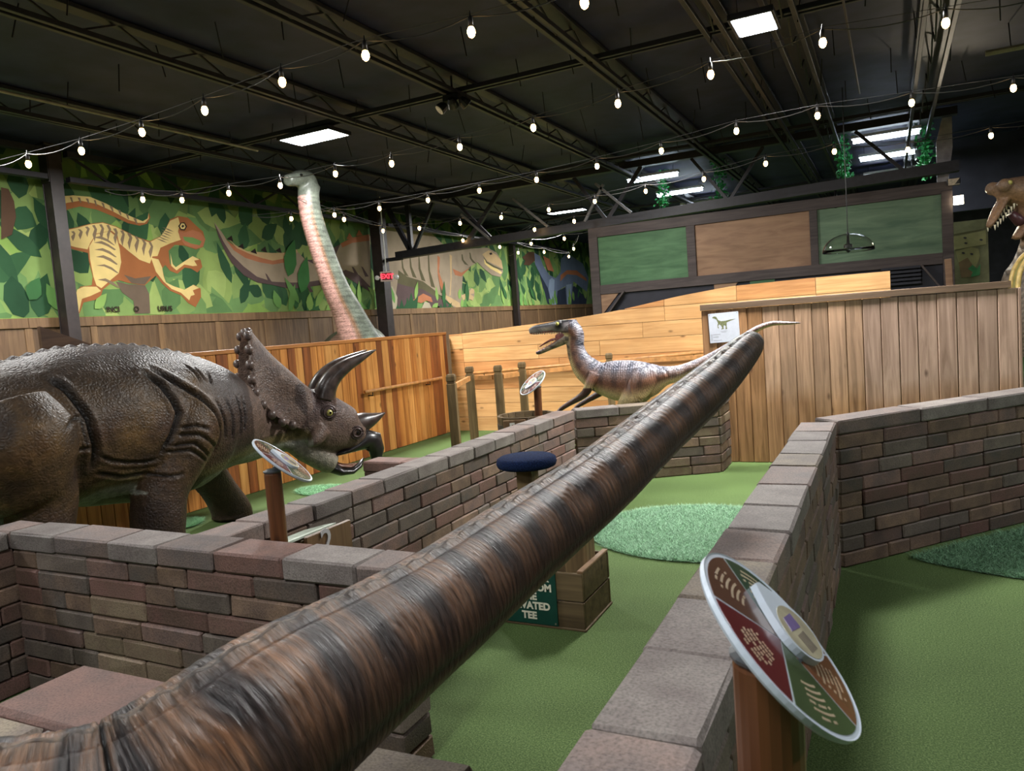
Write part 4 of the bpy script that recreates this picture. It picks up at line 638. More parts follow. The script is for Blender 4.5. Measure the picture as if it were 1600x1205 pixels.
def strip(x, y, L, z, label):
    t = thing('strip_light', label, 'ceiling light', (x, y, z), 0, 'strip lights in the far bay'); m_ = MB(); m_.box(-L/2, L/2, -.07, .07, .03, .08); m_.obj('housing', white, t)
    m_ = MB()
    for dy in (-.035, .035): m_.tube([(-L/2+.03, dy, .0), (L/2-.03, dy, .0)], .036, 8)
    m_.obj('tube', tubeg, t)
    m_ = MB(); m_.tube([(-L*.4, 0, .08), (-L*.4, 0, .3)], .004, 5).tube([(L*.4, 0, .08), (L*.4, 0, .3)], .004, 5); m_.obj('hanger', steel, t)
for i, (x, y, L) in enumerate([(.03, 14.0, 1.02), (.05, 15.9, .96), (.08, 18.2, .98)]): strip(x, y, L, 4.08, ['nearest', 'middle', 'farthest'][i]+' strip light of the right-hand bay, above the grey-green panel')
for i, (x, y, L) in enumerate([(-3.95, 14.4, 1.0), (-3.98, 16.6, 1.02), (-4.02, 18.9, 1.0)]): strip(x, y, L, 4.08, ['nearest', 'middle', 'farthest'][i]+' strip light above the green panel at left of the front')
sock = plain('socket_black', (30, 28, 28), .4, .5, .1); cordm = plain('cord_dark', (58, 56, 56), .5, .4, .1)
bulbm = emit('bulb_glow', (255, 205, 130), 26)
def bulb_mesh():
    m_ = MB(); m_.lathe([(.006, -.001), (.018, -.004), (.026, -.022), (.027, -.04), (.02, -.06), (.008, -.07), (.002, -.071)], 12); me = mesh('bulb', m_.v, m_.f, bulbm, True)
    m_ = MB(); m_.lathe([(.003, .1), (.006, .07), (.014, .058), (.017, .04), (.017, .0), (.012, -.002)], 10); return me, mesh('socket', m_.v, m_.f, sock, True)
BME, SME = bulb_mesh()
def string(pts, label):
    P = [Vector(p) for p in pts]; t = thing('string_lights', label, 'string lights', P[0]+Vector((0, 0, .1)), 0, 'string lights'); o = P[0]+Vector((0, 0, .1)); up_ = Vector((0, 0, .1))
    d = (P[1]-P[0]); a = [P[0]-d*.9] + P + [P[-1]+(P[-1]-P[-2])*.9]; pts2 = []
    for i, (p, q) in enumerate(zip(a, a[1:])):
        for k in range(6): s = k/6; pts2.append(p.lerp(q, s)+up_-o - Vector((0, 0, .05*4*s*(1-s))))
    pts2.append(a[-1]+up_-o); m_ = MB(); m_.tube(pts2, .0045, 5); m_.obj('cord', cordm, t)
    m_ = MB(); m_.tube([p+up_+Vector((0, 0, .012))-o for p in a], .0028, 4); m_.obj('support_wire', cordm, t)
    for p in P: b = put('bulb', BME, t, p-o+Vector((0, 0, .035))); put('socket', SME, b, (0, 0, 0))
for pts, lab in zip(BULBS, ['nearest light string, from the upper left to the top edge', 'second light string, passing under the bright panel lights', 'third light string, ending at the right frame edge', 'fourth light string, in front of the long girder', 'short light string beyond the girder, over the painted dinosaurs', 'short light string before the blue painted dinosaur', 'farthest short light string, at the mural end']): string(pts, lab)
def spot_cluster():
    t = thing('spotlight_cluster', 'black cluster of three swivel flood heads under the ceiling', 'spotlight', (-4.2, 7.4, 3.95)); m_ = MB(); m_.box(-.1, .1, -.06, .06, .02, .1, .01); m_.tube([(0, 0, .1), (0, 0, .35)], .012, 6); m_.obj('junction_box', blk, t)
    lens = plain('lamp_lens', (196, 180, 160), .3, .5, .1)
    for x, y, rz in ((-.14, -.02, 2.4), (.03, -.06, .2), (.16, -.02, -.7)):
        m_ = MB(); m_.lathe([(.03, .07), (.055, .03), (.065, -.03), (.06, -.035)], 12); h = m_.obj('flood_head', blk, t, (x, y, -.02), rot=(rad(48), 0, rz)); m_ = MB(); m_.lathe([(.001, -.038), (.055, -.037), (.055, -.034), (.001, -.034)], 12); m_.obj('lens', lens, h)
spot_cluster()
def flood():
    t = thing('flood_light', 'glowing flood light on the dark post beside the grey-green panel', 'spotlight', (.97, 13.3, 2.85)); m_ = MB(); m_.box(-.06, .06, 0, .09, -.06, .06, .01); m_.obj('housing', blk, t)
    m_ = MB(); m_.box(-.065, .065, -.012, .0, -.065, .065, .004); m_.obj('lens', emit('flood_glow', (255, 236, 200), 40), t)
    t = thing('flood_light', 'unlit square flood light above the glowing one', 'spotlight', (.9, 13.3, 3.13)); m_ = MB(); m_.box(-.07, .1, -.04, .09, -.05, .05, .01); m_.obj('housing', blk, t); m_ = MB(); m_.prism([(-.06, -.05), (.02, -.05), (.09, .04), (-.06, .04)], -.06, -.04, 1); m_.obj('lens', plain('lamp_lens', (196, 180, 160)), t)
flood()
def exit_sign():
    t = thing('exit_sign', 'red lit exit sign hanging from a white rod before the mural', 'exit sign', (-9.1, 12.75, 2.66), rz=rad(50)); m_ = MB(); m_.box(-.13, .13, -.03, .03, -.1, .1, .006); m_.obj('sign_box', plain('sign_white', (206, 180, 176), .5, .4, .03), t)
    m_ = MB(); m_.box(-.1, .1, -.036, -.03, -.075, .075, .002); m_.obj('face', plain('sign_face', (120, 36, 40), .5, .4, .05), t)
    put('lettering', text_mesh('EXIT', .13, emit('exit_glow', (255, 40, 60), 3), .001, .004), t, (0, -.038, 0), rot=(pi/2, 0, 0))
    m_ = MB(); m_.tube([(0, 0, .1), (0, 0, 1.6)], .012, 6); m_.obj('rod', white, t)
    for s in (-1, 1): v, f = ball((s*.2, -.02, -.02), .05, 6, (1, .7, 1)); m_ = MB(); m_.add(v, f); m_.bar((s*.13, 0, -.02), (s*.2, 0, -.02), .02); m_.obj('emergency_lamp', white, t)
exit_sign()
def pendant():
    t = thing('pendant_lamp', 'clear glass dome pendant hanging before the grey-green panel', 'pendant lamp', (-.46, 11.0, 2.13)); g = NT('clear_glass'); g.b.inputs['Base Color'].default_value = (.9, .9, .88, 1); g.b.inputs['Transmission Weight'].default_value = 1; g.b.inputs['IOR'].default_value = 1.2; gm = g.out(.05)
    R = .32; prof = [(R*sin(a), R*.72*cos(a)) for a in [i*pi/2/8 for i in range(9)]]; prof[0] = (.012, prof[0][1]); ins = [(r_*.985, z-.006) for r_, z in prof][::-1]
    m_ = MB(); m_.lathe(prof+ins, 24, close=False); m_.obj('glass_dome', gm, t, smooth=True)
    m_ = MB(); m_.lathe([(.004, -.02), (.03, 0), (.055, .05), (.05, .09), (.02, .1), (.015, .24), (.004, .26)], 12); m_.obj('socket', blk, t, smooth=True)
    m_ = MB(); m_.tube([(0, 0, .25), (0, 0, 2.1)], .006, 5); m_.obj('cord', blk, t)
pendant()
m_ = MB(); m_.lathe([(.02, .23), (.02, .07), (.05, .06), (.055, 0), (.045, -.04), (.015, -.06)], 12); tag(m_.obj('dome_camera', blk, None, (-.72, 13.42, 3.02), smooth=True), 'small black dome camera under the long girder', 'camera')
# ivy and green clutter on the trusses of the far bay
def ivy(x, y, z0, z1, label, s):
    r = np.random.default_rng(s); n = 260; v = []; f = []
    for i in range(n):
        c = np.array([x+r.normal(0, .07), y+r.normal(0, .07), r.uniform(z0, z1)]); u = r.normal(0, 1, 3); u /= np.linalg.norm(u); w = np.cross(u, r.normal(0, 1, 3)); w /= np.linalg.norm(w); k = len(v)
        v += [c-u*.04, c+w*.025, c+u*.04, c-w*.025]; f.append((k, k+1, k+2, k+3))
    v = [tuple(p-np.array([x, y, z0])) for p in v]; o = put('hanging_ivy', mesh('hanging_ivy', v, f, plain('ivy_green', (38, 120, 62), .6, .3, .3, 9)), None, (x, y, z0)); tag(o, label, 'ivy', None, 'stuff')
ivy(-.62, 14.4, 3.45, 4.3, 'green ivy hanging left of the right-hand strip lights', 1); ivy(.62, 14.6, 3.4, 4.3, 'green ivy hanging right of the right-hand strip lights', 2); ivy(-2.75, 14.6, 3.4, 4.3, 'green ivy on a truss behind the tan panel', 3); ivy(-3.9, 15.0, 3.3, 4.3, 'green ivy above the green panel', 4)

# ================================================================== timber posts, rails, barrel
POSTS = [(-3.86, 6.33, 'nearest'), (-4.30, 7.465, 'second'), (-3.92, 7.44, 'third'), (-3.82, 7.85, 'fourth'), (-3.11, 8.86, 'farthest')]
for (x, y, w) in POSTS:
    t = thing('rail_post', w+' weathered rail post with a notched square top, behind the long brick wall', 'post', (x, y, 0), rz=rad(20), group='rail posts')
    put('post_shaft', boxmesh(.088, .088, .97, wp, .005, 'post_shaft'), t, (0, 0, .485)); put('post_neck', boxmesh(.074, .074, .02, wp, .003, 'neck'), t, (0, 0, .98)); m_ = MB(); m_.lathe([(.05, .99), (.062, 1.0), (.062, 1.04), (.05, 1.06), (.001, 1.062)], 4); m_.obj('post_cap', wp, t, rot=(0, 0, pi/4))
railw = plain('rail_wood', (186, 132, 80), .45, .4, .15, 14)
for (a, b), w in zip([((-3.86, 6.33), (-4.30, 7.465)), ((-4.30, 7.465), (-3.92, 7.44)), ((-3.92, 7.44), (-3.82, 7.85)), ((-3.82, 7.85), (-3.11, 8.86))], ('first', 'second', 'third', 'fourth')):
    A, B_ = Vector((*a, .93)), Vector((*b, .93)); d = (B_-A).normalized(); m_ = MB(); m_.bar(A+d*.075-A, B_-d*.075-A, .035, .05); tag(m_.obj('post_rail', railw, None, A), w+' pale rail between the weathered posts, counted from the near end', 'rail', 'rails between the posts')
m_ = MB(); m_.bar((0, 0, 0), (2.0, .55, .0), .035, .05); tag(m_.obj('post_rail', railw, None, (-3.06, 8.88, .94)), 'pale rail from the farthest post towards the weathered fence', 'rail', 'rails between the posts')
def handrail(pts, brackets, nrm, label):
    t = thing('handrail', label, 'handrail', pts[0]); o = Vector(pts[0]); m_ = MB(); m_.tube([Vector(p)-o for p in pts], .022, 10); m_.obj('rail', railw, t, smooth=True)
    for b in brackets: b = Vector(b)-o; m_ = MB(); m_.tube([b-Vector((0, 0, .02)), b-Vector((0, 0, .06)), b+Vector(nrm)*.07-Vector((0, 0, .06))], .008, 6); m_.obj('bracket', blk, t)
handrail([(-5.71, 7.35, .82), (-5.71, 9.1, .82)], [(-5.71, 7.5, .82), (-5.71, 8.8, .82)], (-1, 0, 0), 'round pine handrail on the orange plank fence')
handrail([(-5.5, 9.44, .84), (-3.96, 9.44, .9), (-1.9, 9.44, .99)], [(-5.2, 9.44, .85), (-3.6, 9.44, .92), (-2.2, 9.44, .98)], (0, 1, 0), 'round pine handrail on the yellow pine board fence')
def barrel():
    t = thing('half_barrel', 'dark half barrel planter holding the far disc sign', 'barrel', (-3.06, 6.3, 0)); r0, r1, H = .235, .27, .66; n = 18
    hp = plain('barrel_iron', (60, 54, 50), .5, .5, .15, 20)
    for k in range(n):
        a0, a1 = 2*pi*k/n+.01, 2*pi*(k+1)/n-.01; v = []
        for r_, z in ((r0, 0), (r1, H)):
            for q in (r_-.025, r_): v += [(q*cos(a0), q*sin(a0), z), (q*cos(a1), q*sin(a1), z)]
        me = mesh('stave', v, [(0, 1, 3, 2), (4, 6, 7, 5), (2, 3, 7, 6), (0, 4, 5, 1), (0, 2, 6, 4), (1, 5, 7, 3)], wk); put('stave', me, t)
    for z, r_ in ((.14, .246), (.56, .267)): m_ = MB(); m_.lathe([(r_-.003, z-.025), (r_+.004, z-.025), (r_+.006, z+.025), (r_-.001, z+.025)], 28, close=False); m_.obj('hoop', hp, t)
    m_ = MB(); m_.lathe([(.001, .59), (.23, .59), (.23, .6), (.001, .6)], 24); m_.obj('soil', plain('soil', (40, 32, 28), .9, .2, .3, 40), t)
    b = put('number_board', boxmesh(.2, .02, .15, batt, .003), t, (.02, -.29, .57), rz=rad(22)); nw = plain('number_white', (222, 220, 212), .5, .4, .02)
    put('lettering', text_mesh('5', .13, nw, .002, .003), b, (-.02, -.013, 0), rot=(pi/2, 0, 0))
barrel()
def tee():
    t = thing('elevated_tee', 'blue carpeted round tee on a wooden post', 'tee', (-1.695, 3.455, 0)); m_ = MB()
    m_.lathe([(.02, .765), (.135, .765), (.15, .772), (.157, .79), (.152, .812), (.135, .822), (.0005, .824)], 36); blue = plain('blue_carpet', (22, 34, 62), .95, .1, .35, 160, .8); m_.obj('carpet_top', blue, t, smooth=True)
    put('post_shaft', boxmesh(.088, .088, .75, wp, .004, 'post_shaft'), t, (0, 0, .39))
    t = thing('planter_box', 'wooden box with the green sign around the blue tee post', 'box', (-1.61, 3.46, 0)); X0, X1, Y0, Y1, H = -.255, .255, -.19, .19, .285
    for k in range(2):
        z = .072+k*.143
        for y, nm in ((Y0+.01, 0), (Y1-.01, 0)): put('side_board', boxmesh(X1-X0, .02, .138, wk, .003), t, (0, y, z))
        for x in (X0+.011, X1-.011): put('end_board', boxmesh(.02, Y1-Y0-.042, .138, wk, .003), t, (x, 0, z))
    for x in (X0+.014, X1-.014): put('top_trim', boxmesh(.03, Y1-Y0-.01, .014, batt, .003), t, (x, 0, H+.006))
    m_ = MB(); m_.box(X0-.006, X1+.006, Y0-.006, Y1+.006, .0, .012); m_.obj('base_strip', wk, t)
    sg = plain('sign_green', (16, 62, 52), .4, .5, .06); s = put('sign_board', boxmesh(.305, .008, .275, sg, .002), t, (-.035, Y0-.005, .152))
    cr = plain('sign_cream', (214, 210, 188), .5, .4, .03)
    for txt, z in (('HIT YOUR', .1), ('BALL FROM', .05), ('THE', .003), ('ELEVATED', -.045), ('TEE', -.095)): put('lettering', text_mesh(txt, .05, cr, .0006, .0022), s, (0, -.0048, z), rot=(pi/2, 0, 0))
    m_ = MB()
    for x in (-.14, .14):
        for z in (-.125, .125): m_.lathe([(.0005, 0), (.005, .0), (.005, .003), (.0005, .004)], 8, (x, z, 0))
    m_.obj('screw', plain('screw_metal', (170, 170, 160), .3, .5, .05, 10, 0, .8), s, (0, -.0045, 0), rot=(pi/2, 0, 0))
    tag(put('step_post', boxmesh(.12, .12, .5, wp, .004, 'post'), None, (-1.44, 3.47, .25)), 'short square timber post in the right of the planter box', 'post')
tee()
def marker():
    t = thing('hole_marker', 'wooden hole marker with the number 2 beside the brick wall', 'marker', (-2.47, 2.74, 0)); put('number_board', boxmesh(.02, .32, .19, batt, .003), t, (.03, .02, .5)); b = t.children[0]
    nw = plain('number_grey', (196, 194, 196), .5, .4, .02); put('lettering', text_mesh('2', .17, nw, .003, .002), b, (.012, -.03, .035), rot=(pi/2, 0, pi/2))
    m_ = MB(); m_.prism([(-.055, -.27), (.015, -.25), (.015, .1), (-.02, .06), (-.055, -.05)], .59, .6, 2); m_.obj('white_lid', plain('marker_white', (196, 206, 190), .6, .3, .06, 20), t)
    put('box_body', boxmesh(.07, .3, .58, wk, .003), t, (-.02, 0, .29))
marker()
# ================================================================== disc signs
SW = plain('sign_rim_white', (196, 206, 218), .35, .5, .02)
SECT = [((128, 84, 62)), ((52, 74, 56)), ((146, 86, 60)), ((124, 78, 54)), ((70, 84, 54)), ((98, 40, 40))]
SM = [plain('sign_print_%s' % n, c, .16, .6, .05, 8) for n, c in zip(('brown', 'green', 'rust', 'umber', 'olive', 'maroon'), [(96, 66, 52), (52, 74, 56), (146, 86, 60), (124, 78, 54), (70, 84, 54), (98, 40, 40)])]
inkc = plain('sign_ink', (176, 156, 128), .4, .4, 0); beige = plain('sign_beige', (176, 168, 142), .2, .6, .12, 26); ink2 = plain('sign_ink_dark', (86, 74, 66), .4, .4, 0); purp = plain('sign_picture', (104, 88, 136), .3, .5, .2, 20)
BOUND = [164.0, 114.5, 66.0, 6.1, -63.1, -130.4]
def disc_sign(label, base, ptop, C_, n, e1, e2, R, pr, spin_off=(.005, .06)):
    t = thing('disc_sign', label, 'sign', base); B = Vector(base); C_, n, e1, e2 = (Vector(q) for q in (C_, n, e1, e2)); n.normalize(); e1 = (e1-n*e1.dot(n)).normalized(); e2 = n.cross(e1)
    M = Matrix((e1, e2, n)).transposed().to_4x4(); M.translation = C_-B
    pt = Vector(ptop)-B; m_ = MB(); ax = pt.normalized()
    m_.tube([Vector((0, 0, 0)), pt*.5, pt-ax*.012, pt], [pr, pr, pr, pr*.92], 20); m_.obj('post', wpost, t, smooth=False)
    m_ = MB(); m_.lathe([(.0005, -.002), (pr*1.05, -.002), (pr*1.1, .004), (pr*.6, .012), (.0005, .014)], 16, tuple(pt)); m_.obj('post_cap_plate', plain('bracket_grey', (92, 96, 100), .35, .5, .1, 30, 0, .7), t)
    m_ = MB(); m_.tube([pt, pt.lerp(C_-B-n*.006, .55), C_-B-n*.006], .011, 8); m_.obj('bracket', plain('bracket_grey', (92, 96, 100)), t)
    m_ = MB(); th = R*.075; m_.lathe([(.001, -th), (R*.97, -th), (R, -th*.6), (R, th*.1), (R*.985, .0), (.001, 0)], 64); d = m_.obj('disc_plate', SW, t, smooth=False); d.matrix_local = M
    rin = R*.93
    for i in range(6):
        a0, a1 = rad(BOUND[i]), rad(BOUND[(i+1) % 6]); 
        while a1 > a0: a1 -= 2*pi
        g = .008; ps = [(0, 0)] + [(rin*cos(a0-g-(a0-a1-2*g)*k/14), rin*sin(a0-g-(a0-a1-2*g)*k/14)) for k in range(15)]
        mid = (a0+a1)/2; ps = [(p[0]+.0022*cos(mid), p[1]+.0022*sin(mid)) for p in ps]
        m_ = MB(); m_.prism(ps, .0, .0006, 2); m_.obj('printed_sector', SM[(i+1) % 6], d)
        m_ = MB(); rr = random.Random(i)
        for k in range(6):                                    # lines of small illegible print along the rim
            q = rin*(.9-.075*k); span = (.3 if k else .2)*rr.uniform(.7, 1)
            for s in range(8):
                if rr.random() < .12: continue
                b0 = mid-span+2*span*s/8; b1 = b0+2*span/8*.8; w = rin*.014
                pp = [((q-w)*cos(b0), (q-w)*sin(b0)), ((q+w)*cos(b0), (q+w)*sin(b0)), ((q+w)*cos(b1), (q+w)*sin(b1)), ((q-w)*cos(b1), (q-w)*sin(b1))]; m_.prism(pp, .0006, .001, 2)
        m_.obj('small_print', inkc, d)
    # pointer dial on top
    sx, sy = spin_off; rs = R*.4; K = 40; out = []
    for k in range(K):
        a = 2*pi*k/K; out.append((sx+rs*cos(a)*.86, sy+rs*sin(a)))
    m_ = MB(); tipv = (sx-rs*1.45, sy-.2*rs)
    hull = [(x, y) for x, y in out if not (x < sx-rs*.45)]
    hull = sorted(hull, key=lambda p: math.atan2(p[1]-sy, p[0]-sx)); poly = hull + [(sx-rs*.95, sy+rs*.55), (sx-rs*1.4, sy+rs*.1), (sx-rs*1.42, sy-rs*.2), (sx-rs*.95, sy-rs*.6)]
    poly = sorted(poly, key=lambda p: math.atan2(p[1]-sy, p[0]-sx)); m_.prism(poly, .0012, R*.085, 2); dl = m_.obj('pointer_dial', SW, d)
    m_ = MB(); m_.prism([(sx+rs*.06+rs*.74*cos(2*pi*k/K), sy+rs*.88*sin(2*pi*k/K)) for k in range(K)], R*.085, R*.085+.0006, 2); m_.obj('dial_print', beige, d)
    m_ = MB()
    for k in range(5): y = sy-rs*.3+k*rs*.13; m_.box(sx+rs*(.1), sx+rs*.6, y-rs*.03, y+rs*.03, R*.085+.0006, R*.085+.0011, .0001)
    m_.obj('small_print', ink2, d)
    m_ = MB(); m_.prism([(sx-rs*.4, sy-rs*.35), (sx-rs*.05, sy-rs*.5), (sx+.0, sy+rs*.3), (sx-rs*.4, sy+rs*.35)], R*.085+.0006, R*.085+.0011, 2); m_.obj('picture', purp, d)
disc_sign('large tilted disc sign on a varnished post at the front right', (-.157, .983, 0), (-.157, .983, 1.048), (-.137, .973, 1.076), (.745, .07, .664), (.71, -.197, -.677), (.117, .98, -.162), .1345, .043, (.004, .05))
disc_sign('disc sign on a varnished post before the horned dinosaur', (-2.305, 2.305, 0), (-2.318, 2.32, .965), (-2.315, 2.383, 1.002), (.531, .391, .751), (.603, .448, -.66), (-.595, .804, .002), .148, .035, (.02, .01))
disc_sign('far disc sign on a post in the half barrel, before the yellow fence', (-2.9, 6.235, .605), (-2.895, 6.24, .915), (-2.912, 6.18, .963), (-.418, -.532, .736), (.667, .371, .646), (-.617, .761, .2), .148, .035, (.0, .0))
# ================================================================== the big tail in the foreground
def big_tail():
    S = spline(TAIL, 60); C_ = S[:, :3]; Rr = np.maximum(S[:, 3], .008); N = len(S); K = 150
    d = np.gradient(C_, axis=0); d /= np.linalg.norm(d, axis=1)[:, None]; sl = np.r_[0, np.cumsum(np.linalg.norm(np.diff(C_, axis=0), axis=1))]
    zu = np.array([0, 0, 1.]); side = np.cross(d, zu); side /= np.linalg.norm(side, axis=1)[:, None]; upv = np.cross(side, d)
    th = np.linspace(0, 2*pi, K, endpoint=False); TH, SL = np.meshgrid(th, sl); _, RR = np.meshgrid(th, Rr)
    tw = np.where(TH > pi, TH-2*pi, TH)
    q = np.stack([SL*9, np.cos(TH)*1.5, np.sin(TH)*1.5], -1).reshape(-1, 3); nz = hash3(q, 1.0).reshape(TH.shape); nz2 = hash3(q*np.array([2.4, 2, 2]), 1.3).reshape(TH.shape)
    ph = SL*2*pi/.019 + 3.5*nz + .9*np.cos(TH*2) + 2.6*nz2; rib = np.abs(np.sin(ph*.5))**.7
    fade = .35+.65*np.clip(np.cos((np.abs(tw)-.9)*.8), 0, 1)
    rad_ = RR*(1+.015*nz) + RR*.013*(rib-.5)*fade*(.35+1.0*np.clip(nz2+.3, 0, 1))
    scal = .6+.4*np.sin(SL*2*pi/.06+nz2)
    rad_ += RR*.065*np.exp(-(tw/.075)**2)*scal; rad_ -= RR*.035*np.exp(-((np.abs(tw)-.19)/.05)**2)
    JOINT = .255; rad_ -= RR*.05*np.exp(-((SL-(sl[-1]-JOINT))/.005)**2)
    rad_ -= RR*.03*np.exp(-((np.abs(tw)-1.95)/.1)**2)
    V = C_[:, None, :] + (np.cos(TH)[..., None]*upv[:, None, :]*1.0 + np.sin(TH)[..., None]*side[:, None, :])*rad_[..., None]
    v = V.reshape(-1, 3); f = []
    for i in range(N-1):
        a = i*K
        for k in range(K): b = (k+1) % K; f.append((a+k, a+b, a+K+b, a+K+k))
    f.append(tuple(range(K))[::-1]); f.append(tuple((N-1)*K+k for k in range(K)))
    base = C_[-1].copy(); v = v-base; me = mesh('tail_skin', v, f); bm = bmesh.new(); bm.from_mesh(me); bmesh.ops.recalc_face_normals(bm, faces=bm.faces); bm.to_mesh(me); bm.free()
    at = np.abs(tw); brown = np.array([124, 90, 66.]); dark = np.array([36, 29, 30.]); warm = np.array([124, 80, 50.])
    band = np.sin(SL*2*pi/.135 + 1.1*nz + .5*np.sin(TH*2)); bd = np.clip((band+.15)*1.2, 0, 1)*np.clip(1.55-at*.75, 0, 1)
    col = brown*(1+.18*nz[..., None]); col = col*(1-.4*np.clip(nz2, 0, 1)[..., None]) + warm*(.4*np.clip(nz2, 0, 1))[..., None]
    col = col*(1-.88*bd[..., None]) + dark*(.88*bd)[..., None]
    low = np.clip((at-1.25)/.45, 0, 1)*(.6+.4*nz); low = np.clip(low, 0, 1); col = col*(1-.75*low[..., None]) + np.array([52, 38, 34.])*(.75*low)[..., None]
    bl = np.exp(-((at-1.9)/.13)**2); col = col*(1-.75*bl[..., None]) + np.array([30, 24, 24.])*(.75*bl)[..., None]
    ub = np.clip((at-2.15)/.4, 0, 1); col = col*(1-.75*ub[..., None]) + np.array([104, 86, 74.])*(.75*ub)[..., None]
    rg = np.exp(-(tw/.13)**2); col = col*(1-.6*rg[..., None]) + np.array([136, 116, 98.])*(.6*rg)[..., None]
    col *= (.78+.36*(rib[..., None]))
    grey = np.clip(1-SL/.5, 0, 1)[..., None]*.4; col = col*(1-grey)+np.array([84, 72, 62.])*grey*(.7+.5*rib[..., None])
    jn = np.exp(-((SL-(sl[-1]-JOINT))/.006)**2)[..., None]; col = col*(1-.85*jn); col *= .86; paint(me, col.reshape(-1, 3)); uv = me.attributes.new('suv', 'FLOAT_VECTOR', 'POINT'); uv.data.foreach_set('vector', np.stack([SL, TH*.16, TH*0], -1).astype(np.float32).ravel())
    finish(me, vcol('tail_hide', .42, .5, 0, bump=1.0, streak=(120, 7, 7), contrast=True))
    tag(put('dinosaur_tail', me, None, tuple(base)), 'huge dark brown banded dinosaur tail reaching diagonally across the foreground', 'dinosaur tail')
big_tail()

